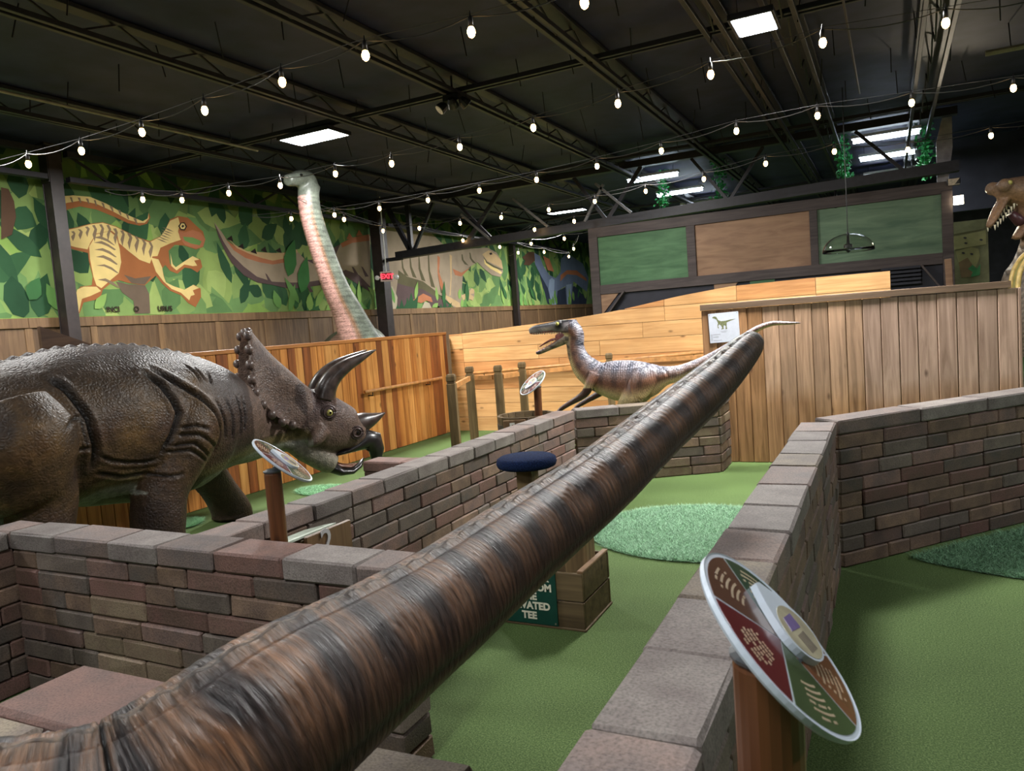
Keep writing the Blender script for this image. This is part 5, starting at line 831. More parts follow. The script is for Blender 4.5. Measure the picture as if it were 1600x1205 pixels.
# ================================================================== horned dinosaur at the left
bone = plain('horn_dark', (58, 48, 44), .32, .5, .3, 18, .3); beakm = plain('beak_black', (34, 31, 31), .3, .5, .2, 14, .2); knob = plain('frill_knob', (92, 78, 72), .35, .5, .2, 30, .3)
eyew = plain('eye_yellow', (178, 170, 96), .12, .7, .15, 90); eyeb = plain('eye_black', (14, 12, 12), .1, .7, 0); rimm = plain('eyelid_brown', (66, 52, 50), .35, .5, .2, 40)
pink = plain('mouth_pink', (150, 92, 92), .3, .5, .15, 30); pinkd = plain('mouth_brown', (108, 74, 60), .3, .5, .2, 30); tooth = plain('tooth', (214, 204, 178), .3, .5, .05)
def horned():
    X0 = -4.7; parts = []
    body = [(.9, .64, .50, .05), (1.4, .88, .60, .11), (1.8, 1.13, .62, .21), (2.15, 1.35, .60, .36), (2.45, 1.45, .60, .46), (2.83, 1.54, .57, .515), (3.1, 1.57, .53, .53), (3.4, 1.56, .48, .54), (3.75, 1.50, .45, .51), (4.0, 1.42, .49, .46), (4.23, 1.26, .53, .38), (4.45, 1.1, .55, .25), (4.7, 1.0, .57, .2), (4.88, .96, .58, .18)]
    S = spline(body, 6); parts.append(loft([(X0+max(0, (s[0]-4))*.1, s[0], (s[1]+s[2])/2) for s in S], S[:, 3], (S[:, 1]-S[:, 2])/2, n=40))
    def leg(P): S = spline(P, 6); parts.append(loft([(s[0], s[1], s[2]) for s in S], S[:, 3], S[:, 3]*1.02, n=24))
    leg([(-4.36, 3.66, 1.15, .17), (-4.33, 3.58, .98, .225), (-4.33, 3.46, .78, .2), (-4.33, 3.34, .6, .17), (-4.33, 3.29, .42, .172), (-4.33, 3.27, .22, .165), (-4.33, 3.29, .07, .178), (-4.33, 3.3, .0, .18)])
    leg([(-5.05, 4.0, .95, .2), (-5.1, 4.25, .7, .18), (-5.15, 4.42, .46, .15), (-5.17, 4.56, .25, .145), (-5.18, 4.66, .07, .165), (-5.18, 4.66, .0, .17)])
    leg([(-4.42, 2.42, 1.25, .26), (-4.36, 2.45, 1.05, .33), (-4.34, 2.5, .85, .26), (-4.34, 2.56, .72, .19), (-4.34, 2.53, .5, .165), (-4.34, 2.5, .25, .155), (-4.34, 2.54, .06, .175), (-4.34, 2.54, .0, .175)])
    leg([(-5.0, 2.5, 1.1, .26), (-5.05, 2.62, .85, .25), (-5.06, 2.75, .65, .18), (-5.06, 2.66, .4, .155), (-5.06, 2.6, .15, .155), (-5.06, 2.64, .0, .175)])
    HA = np.array([sin(rad(35)), cos(rad(35)), 0]); HB = np.array([cos(rad(35)), -sin(rad(35)), 0]); HP = np.array([-4.62, 4.75, 0])
    def hw(s, t, z): return tuple(HP+HA*s+HB*t+np.array([0, 0, z]))         # head frame: forward, sideways, height
    sk = [(-.02, 1.02, .62, .18), (.15, 1.05, .58, .22), (.3, 1.035, .54, .235), (.42, 1.0, .49, .21), (.53, .925, .488, .18), (.61, .84, .50, .15), (.67, .785, .53, .12), (.72, .73, .57, .09)]
    S = spline(sk, 6); parts.append(loft([hw(s[0], 0, (s[1]+s[2])/2) for s in S], S[:, 3], (S[:, 1]-S[:, 2])/2, tuple(HB), n=36, p=2.4))
    jw = [(-.18, .8, .6, .17), (.06, .75, .575, .18), (.2, .68, .46, .175), (.31, .6, .38, .165), (.39, .54, .335, .145), (.425, .5, .335, .125)]
    S = spline(jw, 6); parts.append(loft([hw(s[0], 0, (s[1]+s[2])/2) for s in S], S[:, 3], (S[:, 1]-S[:, 2])/2, tuple(HB), n=30, p=2.5))
    outer = [(-.15, 1.55, .0), (-.19, 1.6, .13), (-.215, 1.46, .25), (-.23, 1.28, .315), (-.215, 1.12, .36), (-.14, .975, .36), (-.03, .865, .34), (.1, .81, .29)]
    inner = [(.32, 1.02, .0), (.31, 1.02, .07), (.28, .99, .14), (.24, .95, .19), (.2, .89, .21), (.17, .83, .215), (.15, .77, .21), (.17, .72, .2)]
    O = spline(outer, 6); I = spline(inner, 6); m = len(O)
    for s in (-1, 1):
        v = []; f = []; nr = 9
        for k in range(m):
            w = k/(m-1); L = np.array([.55-.3*w, .25+.55*min(1, w*1.6), .75-.6*w]); L /= np.linalg.norm(L)          # in the head frame: forward, side, up
            for j in range(nr):
                t = j/(nr-1); p = I[k]*(1-t)+O[k]*t; sag = (-.05+.09*math.exp(-((w-.3)/.14)**2)*(1-t*.5))*math.sin(pi*t); hwid = .027
                for sg in (1, -1): q = p + np.array([L[0], L[2], L[1]])*(sag+sg*hwid); v.append(hw(q[0], s*q[2], q[1]))
        def id_(k, j, q): return (k*nr+j)*2+q
        for k in range(m-1):
            for j in range(nr-1):
                f += [(id_(k, j, 0), id_(k+1, j, 0), id_(k+1, j+1, 0), id_(k, j+1, 0)), (id_(k, j, 1), id_(k, j+1, 1), id_(k+1, j+1, 1), id_(k+1, j, 1))]
            f += [(id_(k, 0, 0), id_(k, 0, 1), id_(k+1, 0, 1), id_(k+1, 0, 0)), (id_(k, nr-1, 0), id_(k+1, nr-1, 0), id_(k+1, nr-1, 1), id_(k, nr-1, 1))]
        for j in range(nr-1): f += [(id_(0, j, 0), id_(0, j+1, 0), id_(0, j+1, 1), id_(0, j, 1)), (id_(m-1, j, 0), id_(m-1, j, 1), id_(m-1, j+1, 1), id_(m-1, j+1, 0))]
        parts.append((v, f))
        parts.append(cone_path([hw(.3, s*.2, .74), hw(.22, s*.265, .67), hw(.16, s*.275, .625)], [.085, .055, .012]))       # cheek spike
        parts.append(ball(hw(.37, s*.165, .885), .08, 8))                                                                     # brow
        parts.append(ball(hw(.6, s*.105, .675), .07, 8))                                                                      # nostril swelling
        parts.append(cone_path([hw(.36, s*.1, .95), hw(.375, s*.125, 1.06)], [.12, .09]))
    me = organic(parts, .013, 5); a = vget(me); n = vnorm(me); near = a[:, 0] > -4.62
    yz = a[:, 1:]
    disp = np.zeros(len(a)); crease = np.zeros(len(a))
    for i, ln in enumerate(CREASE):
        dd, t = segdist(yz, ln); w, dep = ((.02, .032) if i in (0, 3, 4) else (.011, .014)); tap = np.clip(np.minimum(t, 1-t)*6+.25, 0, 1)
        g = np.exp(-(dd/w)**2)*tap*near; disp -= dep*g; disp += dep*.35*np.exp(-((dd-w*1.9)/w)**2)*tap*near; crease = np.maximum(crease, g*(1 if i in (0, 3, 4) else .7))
    body_m = (a[:, 1] < 4.6); ridge = np.exp(-((a[:, 0]+4.7)/.035)**2)*(a[:, 2] > 1.0)*(a[:, 1] < 4.35)
    disp += ridge*(.012+.008*np.sin(a[:, 1]*70)); disp += .006*hash3(a, 6.0)*(a[:, 2] > .3)
    a = a + n*disp[:, None]; a[:, 2] = np.maximum(a[:, 2], 0); vset(me, a)
    # paint: dark back (deepened further against the top light), mottled olive-brown flanks, pale belly, mauve-brown head
    c = np.tile(np.array([94, 72, 48.]), (len(a), 1)); mot = hash3(a, 7.0); mo2 = hash3(a+3, 15.0)
    c = mixc(c, np.array([64, 46, 34.]), .0*mot) if False else c
    def blend(t, col):
        nonlocal c
        t = np.clip(t, 0, 1)[:, None]; c = c*(1-t)+np.array(col, float)*t
    blend(np.clip(mot*.8, 0, 1), (50, 36, 28)); blend(np.clip(hash3(a+7, 4.5)*1.2-.1, 0, 1)*(a[:, 2] > .75)*(a[:, 2] < 1.35), (126, 94, 50)); blend(np.clip(mo2*.5-.1, 0, 1), (112, 84, 48)); blend(np.clip(-mot*.6, 0, 1), (72, 48, 38))
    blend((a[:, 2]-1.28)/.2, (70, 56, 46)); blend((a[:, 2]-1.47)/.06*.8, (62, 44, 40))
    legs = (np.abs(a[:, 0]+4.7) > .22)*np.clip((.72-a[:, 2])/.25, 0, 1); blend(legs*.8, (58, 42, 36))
    blend((a[:, 1]-3.65)/.25*(a[:, 2] > .5), (66, 50, 44))
    zb = np.where(a[:, 1] < 3.7, .66+.1*np.exp(-((a[:, 1]-3.03)/.2)**4), np.clip(.66+(a[:, 1]-3.7)*.14, .66, .76)); isbelly = np.clip((zb-a[:, 2])/.05, 0, 1)
    onleg = ((np.hypot((a[:, 0]+4.33), a[:, 1]-3.40) < .24) | (np.hypot((a[:, 0]+4.34), a[:, 1]-2.5) < .28) | (np.hypot(a[:, 0]+5.16, a[:, 1]-4.5) < .3) & (a[:, 2] < .6) | (a[:, 2] < .36) | ((a[:, 0] > -4.58) & (a[:, 2] < .6) & (np.abs(a[:, 1]-3.36) < .36))) & (a[:, 1] < 4.85)
    blend(np.clip((zb+.03-a[:, 2])/.05, 0, 1)*(~onleg), (110, 96, 64)); blend(np.clip((zb-.06-a[:, 2])/.03, 0, 1)*(~onleg), (150, 148, 136)); blend(np.clip((.95-a[:, 2])/.2, 0, 1)*(a[:, 0] < -4.85)*(a[:, 1] < 3.0), (134, 138, 124))
    hs = (a-HP)@HA; ht = np.abs((a-HP)@HB); z = a[:, 2]
    head = (hs > .2) & (a[:, 1] > 4.5) | ((hs > -.33) & (z > 1.14) & (a[:, 1] > 4.3)) | ((ht > .235) & (hs > -.3) & (z > .77) & (a[:, 1] > 4.1)); zj = .66-.55*np.clip(hs-.2, 0, .25)
    blend(head*1.0, (96, 78, 68)); blend(head*np.clip(hash3(a, 12.0)*.6, 0, 1), (116, 98, 88)); blend(head*np.clip(hash3(a+5, 8.0)*.8-.1, 0, .7), (70, 54, 52)); blend((hs > .25)*np.clip((z-.8)/.2, 0, .7), (72, 56, 56))
    jaw = (a[:, 1] > 4.5)*(hs > -.2)*np.clip((zj-z)/.07, 0, 1)*(hs < .45); blend(jaw, (136, 130, 116))
    blend((hs > .45)*np.clip((.56-z)/.06, 0, 1)*.6, (108, 86, 92))
    c *= (1-.72*np.clip(crease, 0, 1))[:, None]; c *= (1+.12*hash3(a, 40.0))[:, None]; c *= np.where(head, 1, .88-.2*np.clip((a[:, 2]-1.0)/.4, 0, 1))[:, None]  # upper body darkened with height to offset the strong top light
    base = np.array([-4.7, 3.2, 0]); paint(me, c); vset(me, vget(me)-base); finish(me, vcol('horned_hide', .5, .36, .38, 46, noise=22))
    t = thing('horned_dinosaur', 'brown three-horned frilled dinosaur behind the lower left brick wall', 'dinosaur', tuple(base)); put('body', me, t); B = Vector(base)
    def part(nm, vf, mat, parent=t): m_ = MB(); m_.add([Vector(p)-B for p in vf[0]], vf[1]); return m_.obj(nm, mat, parent, smooth=True)
    for s in (1, -1):
        part('brow_horn', cone_path([hw(.365, s*.12, .99), hw(.40, s*.13, 1.09), hw(.47, s*.135, 1.18), hw(.58, s*.135, 1.255), hw(.71, s*.13, 1.31), hw(.86, s*.125, 1.37)], [.1, .086, .073, .058, .038, .006], 18), bone)
        e = part('eye', ball(hw(.375, s*.222, .88), .03, 8), eyew); part('pupil', ball(hw(.379, s*.246, .88), .012, 6), eyeb, e)
        for rr_, tb in ((.042, .011), (.06, .008)): part('eyelid', (lambda q: (q.v, q.f))(MB().tube([hw(.372+rr_*cos(w), s*(.228-.35*(rr_-.04)), .88+rr_*sin(w)) for w in [i*2*pi/20 for i in range(21)]], tb, 6)), rimm, e)
        for rr_, tb in ((.036, .011), (.056, .007)): part('nostril_rim', (lambda q: (q.v, q.f))(MB().tube([hw(.615+rr_*cos(w), s*(.166-.3*(rr_-.036)), .672+rr_*sin(w)) for w in [i*2*pi/18 for i in range(19)]], tb, 6)), rimm)
        part('nostril', ball(hw(.62, s*.155, .672), .02, 6), eyeb)
    part('nose_horn', cone_path([hw(.66, 0, .72), hw(.74, 0, .74), hw(.83, 0, .76), hw(.935, 0, .795)], [.1, .085, .052, .006], 16), bone)
    part('beak', loft([hw(q[0], 0, q[1]) for q in ((.42, .497), (.55, .518), (.65, .55), (.735, .585), (.795, .56), (.825, .475), (.815, .385), (.78, .3))], [.12, .118, .112, .1, .082, .06, .038, .006], [.02, .035, .06, .095, .1, .072, .048, .006], tuple(HB), n=20), beakm)
    part('lower_beak', loft([hw(q[0], 0, q[1]) for q in ((.4, .395), (.48, .335), (.58, .325), (.655, .36), (.7, .42))], [.12, .11, .09, .055, .008], [.06, .04, .032, .026, .006], tuple(HB), n=18), beakm)
    part('tongue', loft([hw(q[0], 0, q[1]) for q in ((.4, .43), (.48, .385), (.57, .365), (.63, .38))], [.08, .075, .06, .02], [.03, .024, .02, .008], tuple(HB), n=14), pinkd)
    for k in range(4, m, 4):
        p = O[k]
        for s in (1, -1): part('frill_knob', ball(hw(p[0]-.008, s*(p[2]+.012), p[1]), .037, 6, (.95, .95, 1.05)), knob)
horned()

# ================================================================== small open-mouthed dinosaur
def raptor():
    Y0 = 7.0; parts = []
    sp = [(-2.86, 1.44, .085, .1), (-2.79, 1.36, .07, .085), (-2.80, 1.25, .065, .09), (-2.78, 1.14, .07, .1), (-2.71, 1.02, .085, .13), (-2.58, .925, .115, .15), (-2.4, .885, .15, .195), (-2.22, .87, .16, .2), (-2.06, .88, .145, .165), (-1.92, .91, .105, .095), (-1.75, .94, .08, .07), (-1.5, 1.045, .06, .05), (-1.25, 1.185, .045, .038), (-1.07, 1.295, .034, .028), (-.94, 1.335, .026, .022), (-.82, 1.33, .019, .016), (-.7, 1.325, .008, .008)]
    S = spline(sp, 8); yo = lambda x: Y0 + .1*np.clip((x+1.9)/1.2, 0, 1)
    parts.append(loft([(s[0], yo(s[0]), s[1]) for s in S], S[:, 2], S[:, 3], (0, 1, 0), n=30))
    hd = [(-2.79, 1.425, .075, .08), (-2.88, 1.44, .078, .07), (-2.97, 1.445, .07, .062), (-3.06, 1.442, .052, .052), (-3.15, 1.434, .043, .05), (-3.23, 1.426, .037, .046), (-3.29, 1.415, .02, .028)]
    S2 = spline(hd, 6); parts.append(loft([(s[0], Y0, s[1]) for s in S2], S2[:, 2], S2[:, 3], (0, 1, 0), n=24, p=2.4))
    jw = [(-2.84, 1.34, .06, .05), (-2.92, 1.305, .055, .045), (-3.0, 1.27, .045, .034), (-3.09, 1.235, .036, .026), (-3.17, 1.205, .03, .022), (-3.23, 1.19, .022, .018)]
    S3 = spline(jw, 6); parts.append(loft([(s[0], Y0, s[1]) for s in S3], S3[:, 2], S3[:, 3], (0, 1, 0), n=20, p=2.4))
    def limb(P): S = spline(P, 6); parts.append(loft([s[:3] for s in S], S[:, 3], S[:, 3], (0, 1, 0), n=16))
    for s in (-1, 1):
        y = Y0+s*.13; dx = 0 if s < 0 else .1
        limb([(-2.58+dx, y-s*.03, .97, .055), (-2.62+dx, y, .88, .05), (-2.67+dx, y, .79, .042), (-2.75+dx, y-s*.01, .735, .034), (-2.86+dx, y-s*.02, .68, .027), (-2.96+dx, y-s*.03, .625, .022), (-3.0+dx, y-s*.03, .59, .015)])
        for k in (-1, 0, 1): limb([(-2.97+dx, y-s*.03+k*.012, .615, .013), (-3.02+dx, y-s*.03+k*.025, .58, .011), (-3.04+dx, y-s*.03+k*.03, .535, .006)])
        limb([(-2.08, y-s*.04, .98, .1), (-2.1, y, .88, .125), (-2.18, y+s*.01, .76, .105), (-2.28, y+s*.01, .65, .075), (-2.28, y+s*.01, .55, .055), (-2.16, y+s*.01, .43, .042), (-2.03, y+s*.01, .3, .036), (-2.05, y+s*.01, .2, .032), (-2.1, y+s*.01, .08, .035), (-2.12, y+s*.01, .03, .035)])
        for k in (-1, 0, 1): limb([(-2.1, y+s*.01+k*.02, .045, .03), (-2.2, y+s*.01+k*.045, .03, .024), (-2.28, y+s*.01+k*.06, .018, .012)])
    for s in (-1, 1): parts.append(ball((-2.935, Y0+s*.055, 1.475), .036, 8))
    me = organic(parts, .0085, 3); a = vget(me); n = vnorm(me)
    # spine frame of every vertex
    P_ = S[:, [0, 1]]; best = np.full(len(a), 9.); rel = np.zeros(len(a)); arc = np.zeros(len(a)); L = 0
    for i in range(len(P_)-1):
        p, q = P_[i], P_[i+1]; ab = q-p; t = np.clip(((a[:, [0, 2]]-p)@ab)/(ab@ab), 0, 1); d = a[:, [0, 2]]-p-t[:, None]*ab; dd = np.linalg.norm(d, axis=1)
        u = dd < best; nrm = np.array([-ab[1], ab[0]])/np.linalg.norm(ab); nrm = nrm*(1 if nrm[1] > 0 or (abs(nrm[1]) < .3 and nrm[0] > 0) else -1)
        if p[0] < -2.62 and p[1] > .95: nrm = nrm*(1 if nrm[0] > 0 else -1)
        best[u] = dd[u]; rel[u] = ((d@nrm)/max(S[i, 3], .01))[u]; arc[u] = (L+t*np.linalg.norm(ab))[u]; L += np.linalg.norm(ab)
    ribs = np.abs(np.sin(arc*2*pi/.03+2*hash3(a, 9.0)))**.6; rh = hash3(a, 14.0); r3 = hash3(a+1, 30.0)
    d_ = .0035*(ribs-.5)*np.clip(rel+.6, 0, 1)
    thigh = np.exp(-((np.hypot(a[:, 0]+2.02, a[:, 2]-.86)-.17)/.012)**2)*(a[:, 1] < Y0)*(a[:, 0] > -2.3); d_ -= .01*thigh
    a = a+n*d_[:, None]; vset(me, a)
    c = np.tile(np.array([118, 80, 62.]), (len(a), 1))
    def blend(t, col):
        nonlocal c
        t = np.clip(t, 0, 1)[:, None]; c = c*(1-t)+np.array(col, float)*t
    blend((rel-.1)*1.6, (70, 66, 74)); blend(np.clip(rel*1.6-.2, 0, 1)*np.clip(np.sin(arc*2*pi/.16+rh)*1.8+.2, 0, 1), (30, 33, 46)); blend(np.clip(rel*1.5, 0, 1)*np.clip(ribs*1.4-.7+hash3(a, 130.0)*.8, 0, 1)*.85, (178, 176, 184)); blend((a[:, 0] > -1.85)*np.clip(hash3(a, 110.0)+.4, 0, .75), (160, 150, 150))
    blend(np.clip(np.sin(arc*2*pi/.14+1+rh)*.9, 0, .7)*np.clip(.6-np.abs(rel), 0, 1)*1.4, (58, 40, 36))
    blend((-rel-.2)*2.2*(a[:, 2] > .6), (188, 172, 126))
    arm = (a[:, 2] < .83)*(a[:, 0] < -2.6); blend(arm*1.0, (74, 54, 48)); blend((a[:, 2] < .6)*1.0, (66, 50, 46))
    hd_ = (a[:, 0] < -2.83)*(a[:, 2] > 1.38); blend(hd_*.9, (120, 116, 118)); zc = np.interp(a[:, 0], [-3.25, -3.06, -2.97, -2.85], [1.428, 1.444, 1.45, 1.475]); blend(hd_*np.clip((a[:, 2]-zc-.006)/.01, 0, 1), (28, 25, 30)); blend(hd_*np.exp(-((a[:, 0]+3.07)/.07)**2)*np.exp(-((a[:, 2]-1.43)/.016)**2), (190, 178, 160))
    blend(np.exp(-(np.hypot(a[:, 0]+2.94, a[:, 2]-1.47)/.052)**4), (22, 20, 22)); blend(hd_*(a[:, 2] < 1.4)*.7, (64, 46, 44))
    lj = (a[:, 0] < -2.84)*(a[:, 2] < 1.345)*(a[:, 2] > 1.1); blend(lj*1.0, (138, 124, 102)); blend(lj*np.clip(r3*1.5, 0, 1), (70, 62, 58)); blend(lj*(a[:, 0] < -3.17), (62, 56, 54))
    inm = (a[:, 0] < -2.88)*(np.abs(a[:, 1]-Y0) < .05)*((n[:, 2] < -.55)*(a[:, 2] > 1.36) | (n[:, 2] > .6)*(a[:, 2] < 1.34)); blend(inm*.9, (150, 84, 92))
    c *= (.75+.4*ribs)[:, None]
    base = np.array([-2.2, Y0, 0]); paint(me, c); vset(me, a-base); finish(me, vcol('raptor_hide', .38, .5, 0, bump=.6, noise=75))
    t = thing('small_dinosaur', 'slim open-mouthed dinosaur with blue-black back, behind the middle brick wall', 'dinosaur', tuple(base)); put('body', me, t); B = Vector(base)
    def part(nm, vf, mat, parent=t): m_ = MB(); m_.add([Vector(p)-B for p in vf[0]], vf[1]); return m_.obj(nm, mat, parent, smooth=True)
    part('tongue', loft([(x, Y0, z) for x, z in ((-2.9, 1.335), (-2.98, 1.325), (-3.06, 1.315), (-3.13, 1.285), (-3.19, 1.255))], [.04, .04, .035, .026, .008], [.012, .014, .012, .009, .005], (0, 1, 0), n=14), pink)
    for s in (-1, 1):
        part('mouth_web', loft([(x, Y0+s*.042, z) for x, z in ((-2.87, 1.36), (-2.93, 1.35), (-2.99, 1.345))], [.006, .006, .003], [.055, .05, .014], (0, 1, 0), n=10), pink)
        e = part('eye', ball((-2.94, Y0+s*.082, 1.474), .019, 7), eyew); m_ = MB(); v, f = ball((-2.942, Y0+s*.098, 1.474), .007, 5, (.5, .6, 1.6)); m_.add([Vector(p)-B for p in v], f); m_.obj('pupil', eyeb, e, smooth=True)
        tm_ = MB(); 
        for k in range(13):
            x = -3.24+k*.026; tm_.lathe([(.0055, .0), (.004, -.01), (.0006, -.022)], 5, (x-B.x, Y0+s*(.028+.0018*k)-B.y, 1.396-.0004*k))
        tm_.obj('upper_teeth', tooth, t)
        tm_ = MB()
        for k in range(8): x = -3.19+k*.03; tm_.lathe([(.0045, .0), (.003, .008), (.0006, .017)], 5, (x-B.x, Y0+s*(.022+.002*k)-B.y, 1.222+(x+3.19)*.47))
        tm_.obj('lower_teeth', tooth, t)
raptor()

# ================================================================== long-necked dinosaur behind the orange fence
def longneck():
    X = -7.6; parts = []
    nk = [(8.92, 3.78, .15), (8.87, 3.6, .15), (8.9, 3.28, .155), (9.09, 2.74, .17), (9.3, 2.26, .19), (9.52, 1.9, .225), (9.7, 1.55, .28), (9.9, 1.2, .34)]
    S = spline([(X+.0, y, z, r) for y, z, r in nk], 8); parts.append(loft([s[:3] for s in S], S[:, 3], S[:, 3]*1.05, (.7, -.7, 0), n=28))
    hd = [(8.98, 3.72, .13), (8.9, 3.84, .15), (8.78, 3.86, .14), (8.62, 3.82, .11), (8.48, 3.79, .09)]; S = spline([(X-.03, y, z, r) for y, z, r in hd], 5); parts.append(loft([s[:3] for s in S], S[:, 3], S[:, 3]*.9, (1, 0, 0), n=20))
    bd = [(-7.6, 9.75, 1.05, .3, .35), (-7.7, 9.98, 1.2, .42, .44), (-7.95, 10.2, 1.2, .5, .5), (-8.3, 10.45, 1.15, .52, .52), (-8.7, 10.75, 1.1, .5, .5), (-9.0, 11.1, 1.05, .38, .38), (-9.2, 11.7, .85, .2, .2), (-9.3, 12.3, .55, .08, .08)]
    S = spline(bd, 6); parts.append(loft([s[:3] for s in S], S[:, 3], S[:, 4], (.6, .8, 0), n=30))
    for x, y in ((-8.1, 9.95), (-7.65, 10.45), (-8.9, 10.6), (-8.5, 11.05)): S = spline([(x, y, 1.2, .26), (x, y, .8, .22), (x, y, .4, .17), (x, y, .05, .19), (x, y, 0, .19)], 4); parts.append(loft([s[:3] for s in S], S[:, 3], S[:, 3], (1, 0, 0), n=18))
    me = organic(parts, .024, 4); a = vget(me); n = vnorm(me); fr = n@np.array([-.62, -.78, -.1])
    ang = np.abs(np.sin(a[:, 2]*2*pi/.07+1.2*hash3(a, 5.0)))**.7; neck = (a[:, 1]+.25*(a[:, 2]-1.5) < 10.0) & (a[:, 2] < 3.6)
    a = a+n*(.008*(ang-.5)*neck*np.clip(fr+.6, .2, 1))[:, None]; vset(me, a); n = vnorm(me)
    c = np.tile(np.array([96, 102, 92.]), (len(a), 1)); c *= (1+.2*hash3(a, 9.0))[:, None]
    t = np.clip((fr-.12)*5, 0, 1)*neck; e = np.exp(-((fr-.12)/.14)**2)*neck
    c = mixc(c, (150, 92, 62), 0*t) if False else c*(1-.7*e[:, None])+np.array([140, 92, 66.])*(.7*e)[:, None]
    c = c*(1-t[:, None])+np.array([178, 136, 128.])*t[:, None]; c *= (.72+.4*ang)[:, None]**neck[:, None]
    base = np.array([X, 10.5, 0]); paint(me, c); vset(me, a-base); finish(me, vcol('longneck_hide', .38, .5, 0, bump=.5, noise=40))
    t_ = thing('long_necked_dinosaur', 'grey-green long-necked dinosaur with pink throat behind the orange fence', 'dinosaur', tuple(base)); put('body', me, t_)
    for s in (-1, 1): v, f = ball((X-.03+s*.115, 8.66, 3.87), .022, 6); m_ = MB(); m_.add([Vector(p)-Vector(base) for p in v], f); m_.obj('eye', eyeb, t_, smooth=True)
longneck()

# ================================================================== large meat-eater at the right edge
def meateater():
    R3 = np.array([.893, .451, 0]); O_ = np.array([1.42, 11.48, 0]); Z3 = np.array([0, 0, 1.]); D3 = np.array([-.451, .893, 0])
    def pt(u, z, d=0): return tuple(O_+R3*u+Z3*z+D3*d)
    parts = []
    def body(P, side=tuple(D3), p=2): S = spline(P, 6); parts.append(loft([pt(s[0], s[1], s[4] if len(s) > 4 else 0) for s in S], S[:, 2], S[:, 3], side, n=28, p=p))
    body([(-.2, 2.7, .1, .08), (-.12, 2.72, .16, .12), (.02, 2.7, .24, .17), (.2, 2.64, .27, .23), (.4, 2.52, .28, .3), (.6, 2.4, .28, .32), (.8, 2.2, .3, .36)])
    body([(.28, 2.62, .22, .26), (.33, 2.4, .2, .25), (.36, 2.2, .2, .24), (.4, 2.0, .26, .3), (.42, 1.75, .36, .42), (.4, 1.5, .45, .5), (.42, 1.1, .5, .55), (.5, .7, .45, .5)])
    for d in (-.2, .2): body([(.4, 1.0, .24, .24, d), (.5, .6, .2, .2, d), (.4, .3, .14, .14, d), (.42, .05, .16, .16, d), (.42, 0, .16, .16, d)])
    body([(-.1, 2.62, .1, .05), (-.2, 2.46, .1, .045), (-.29, 2.3, .07, .03), (-.31, 2.26, .02, .02)])                 # muzzle pointing down to the left
    body([(.22, 2.35, .12, .06), (.12, 2.22, .1, .05), (.03, 2.1, .08, .04)])                                             # lower jaw
    body([(.05, 1.9, .06, .06, -.35), (-.02, 1.78, .05, .05, -.42), (-.12, 1.74, .035, .035, -.44)])
    parts.append(ball(pt(-.17, 2.76, -.12), .085, 8)); parts.append(ball(pt(-.17, 2.76, .12), .085, 8))
    me = organic(parts, .022, 4); a = vget(me); n = vnorm(me); u = (a-O_)@R3; z = a[:, 2]
    g1 = np.exp(-((z-(2.35+.9*(u-.15)))/.02)**2)*(u > .12) + np.exp(-((z-(2.62+.7*(u-.2)))/.025)**2)*(u > .1)
    wr = np.abs(np.sin((z*.8-u*.9)*2*pi/.11+hash3(a, 4.0)))**.6*(z < 2.05)
    a = a+n*(-.03*g1+.014*(wr-.5)*(z < 2.05))[:, None]; vset(me, a)
    c = np.tile(np.array([128, 98, 74.]), (len(a), 1)); c = mixc(c[0], (150, 112, 72), np.clip(hash3(a, 4.0), 0, 1)*(z > 2))
    k = np.clip((2.12-z)/.2, 0, 1)[:, None]; c = c*(1-k)+np.array([100, 88, 76.])*k; c *= (1-.6*np.clip(g1, 0, 1))[:, None]; c *= np.where(z < 2.05, .6+.6*wr, 1)[:, None]
    k = (np.clip((z-2.6)/.15, 0, 1)*(u < .3))[:, None]; c = c*(1-k*.6)+np.array([124, 104, 88.])*k*.6
    base = O_+R3*.42; paint(me, c); vset(me, a-base); finish(me, vcol('meateater_hide', .45, .4, .4, 40, noise=30)); B = Vector(base)
    t = thing('large_dinosaur', 'tan and brown large meat-eating dinosaur at the right frame edge, behind the weathered fence', 'dinosaur', tuple(base)); put('body', me, t)
    m_ = MB()
    for k in range(9):
        for d in (-.07, .07): p = Vector(pt(-.27+k*.035, 2.3+k*.035-.02, d))-B; m_.lathe([(.013, .01), (.009, -.025), (.001, -.06)], 6, tuple(p))
    m_.obj('upper_teeth', tooth, t)
    m_ = MB(); v, f = loft([pt(-.02, 2.42), pt(.08, 2.32), pt(.2, 2.32)], [.07, .08, .08], [.04, .07, .06], tuple(D3), 12); m_.add([Vector(p)-B for p in v], f); m_.obj('mouth_lining', plain('mouth_dark', (70, 40, 44), .4, .5, .2, 20), t, smooth=True)
    for d in (-.19, .19): v, f = ball(pt(-.15, 2.78, d), .028, 6); m_ = MB(); m_.add([Vector(p)-B for p in v], f); m_.obj('eye', eyew, t, smooth=True)
meateater()
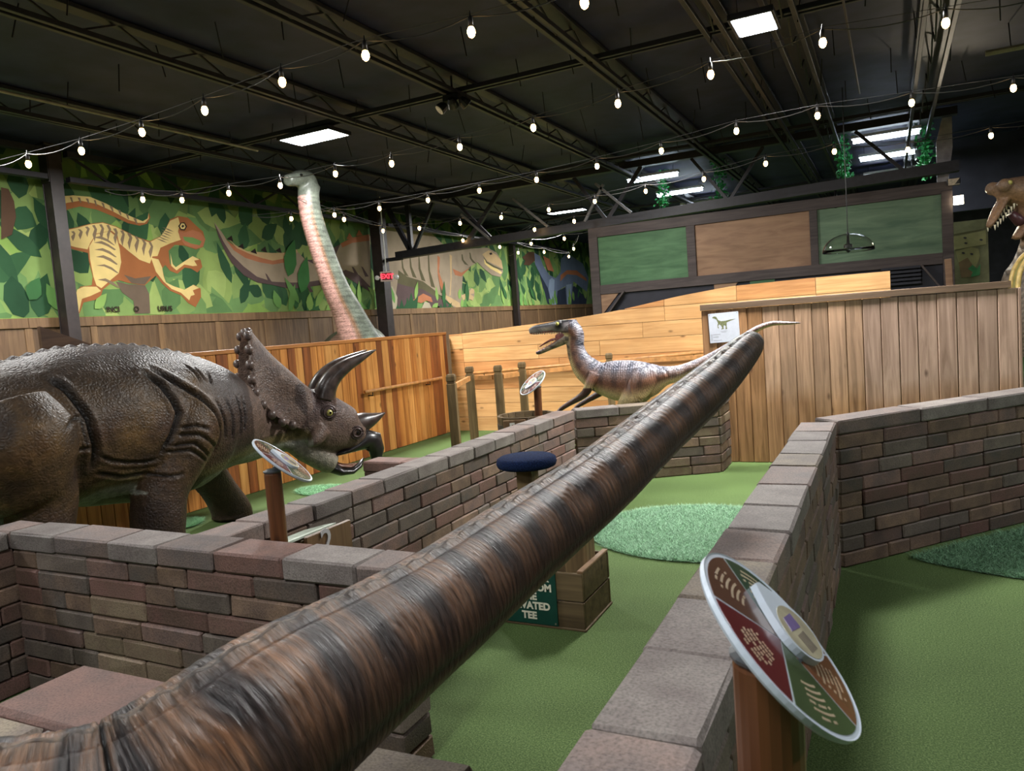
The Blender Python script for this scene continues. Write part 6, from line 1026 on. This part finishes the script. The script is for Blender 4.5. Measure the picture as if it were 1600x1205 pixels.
def hoop():
    P_ = [(1.16, 10.72, 1.3), (1.19, 10.73, 1.45), (1.22, 10.75, 1.66), (1.3, 10.8, 1.81), (1.38, 10.85, 1.885), (1.49, 10.91, 1.93), (1.62, 10.98, 1.92), (1.8, 11.05, 1.83), (1.9, 11.1, 1.6), (1.93, 11.12, 1.3)]; S = spline(P_, 5); S[:, :2] += np.array([.451, -.893])*.3; B = Vector((1.68, 10.66, 0)); ym = plain('yellow_rim', (186, 158, 92), .45, .5, .12, 20)
    t = thing('yellow_arch', 'yellow-edged arch standing before the large dinosaur at the right edge', 'arch', tuple(B)); dv = Vector((-.451, .893, 0))
    for k, nm in ((0, 'front_rim'), (1, 'back_rim')): m_ = MB(); m_.tube([Vector(s)-B+dv*k*.12 for s in S], .028, 8); m_.obj(nm, ym, t, smooth=True)
    v = []; f = []
    for s in S: v += [Vector(s)-B, Vector(s)-B+dv*.12]
    v2 = [p+Vector((0, 0, -.012)) for p in v]; n = len(v)
    for i in range(len(S)-1): f += [(2*i, 2*i+2, 2*i+3, 2*i+1), (n+2*i, n+2*i+1, n+2*i+3, n+2*i+2)]
    m_ = MB(); m_.add(v+v2, f); m_.obj('arch_band', plain('olive_band', (122, 116, 68), .5, .4, .15, 14), t)
    for s in (S[0], S[-1]): m_ = MB(); m_.tube([(s[0]-B.x, s[1]-B.y, 0), Vector(s)-B], .028, 8); m_.obj('leg', ym, t)
hoop()
def painted_board():
    t = thing('painted_board', 'olive plank board painted with a green and yellow head, beside the dark post', 'board', (1.27, 15.0, 0)); r = lambda x, z: (x-1.27, z)
    pb = [plain('board_olive', (120, 118, 84), .6, .3, .12, 6), plain('board_yellow', (146, 140, 92), .6, .3, .08, 6), plain('board_brown', (122, 100, 68), .6, .3, .1, 6), plain('board_green', (62, 130, 76), .6, .3, .15, 6), blk]
    def pr(n, P_, m, d0, d1): q = MB(); q.prism([r(*p) for p in P_], d0, d1, 1); return q.obj(n, m, t)
    pr('backing_board', [(.99, .0), (1.52, .0), (1.5, 2.66), (1.0, 2.66)], pb[0], -.03, .0)
    pr('top_plank', [(1.0, 2.46), (1.47, 2.5), (1.47, 2.66), (1.0, 2.66)], pb[0], -.05, -.03); pr('second_plank', [(1.01, 2.2), (1.47, 2.24), (1.47, 2.47), (1.01, 2.42)], pb[1], -.05, -.03)
    pr('painted_head', [(1.03, 2.17), (1.25, 2.22), (1.36, 2.18), (1.38, 2.06), (1.34, 1.94), (1.3, 1.84), (1.32, 1.78), (1.12, 1.76)], pb[1], -.045, -.03); pr('painted_jaw', [(1.07, 1.98), (1.2, 2.05), (1.28, 1.9), (1.24, 1.72), (1.1, 1.72)], pb[2], -.05, -.045)
    pr('painted_leaves', [(1.2, 1.86), (1.27, 1.92), (1.33, 1.85), (1.38, 1.92), (1.37, 1.74), (1.24, 1.72), (1.27, 1.8)], pb[3], -.055, -.045)
    for x, z in ((1.17, 2.38), (1.18, 2.29), (1.4, 2.32), (1.14, 2.13), (1.26, 2.1)): pr('painted_spot', [(x-.025, z+.012), (x, z+.02), (x+.028, z), (x+.01, z-.018), (x-.015, z-.01)], pb[4], -.056, -.048)
painted_board()
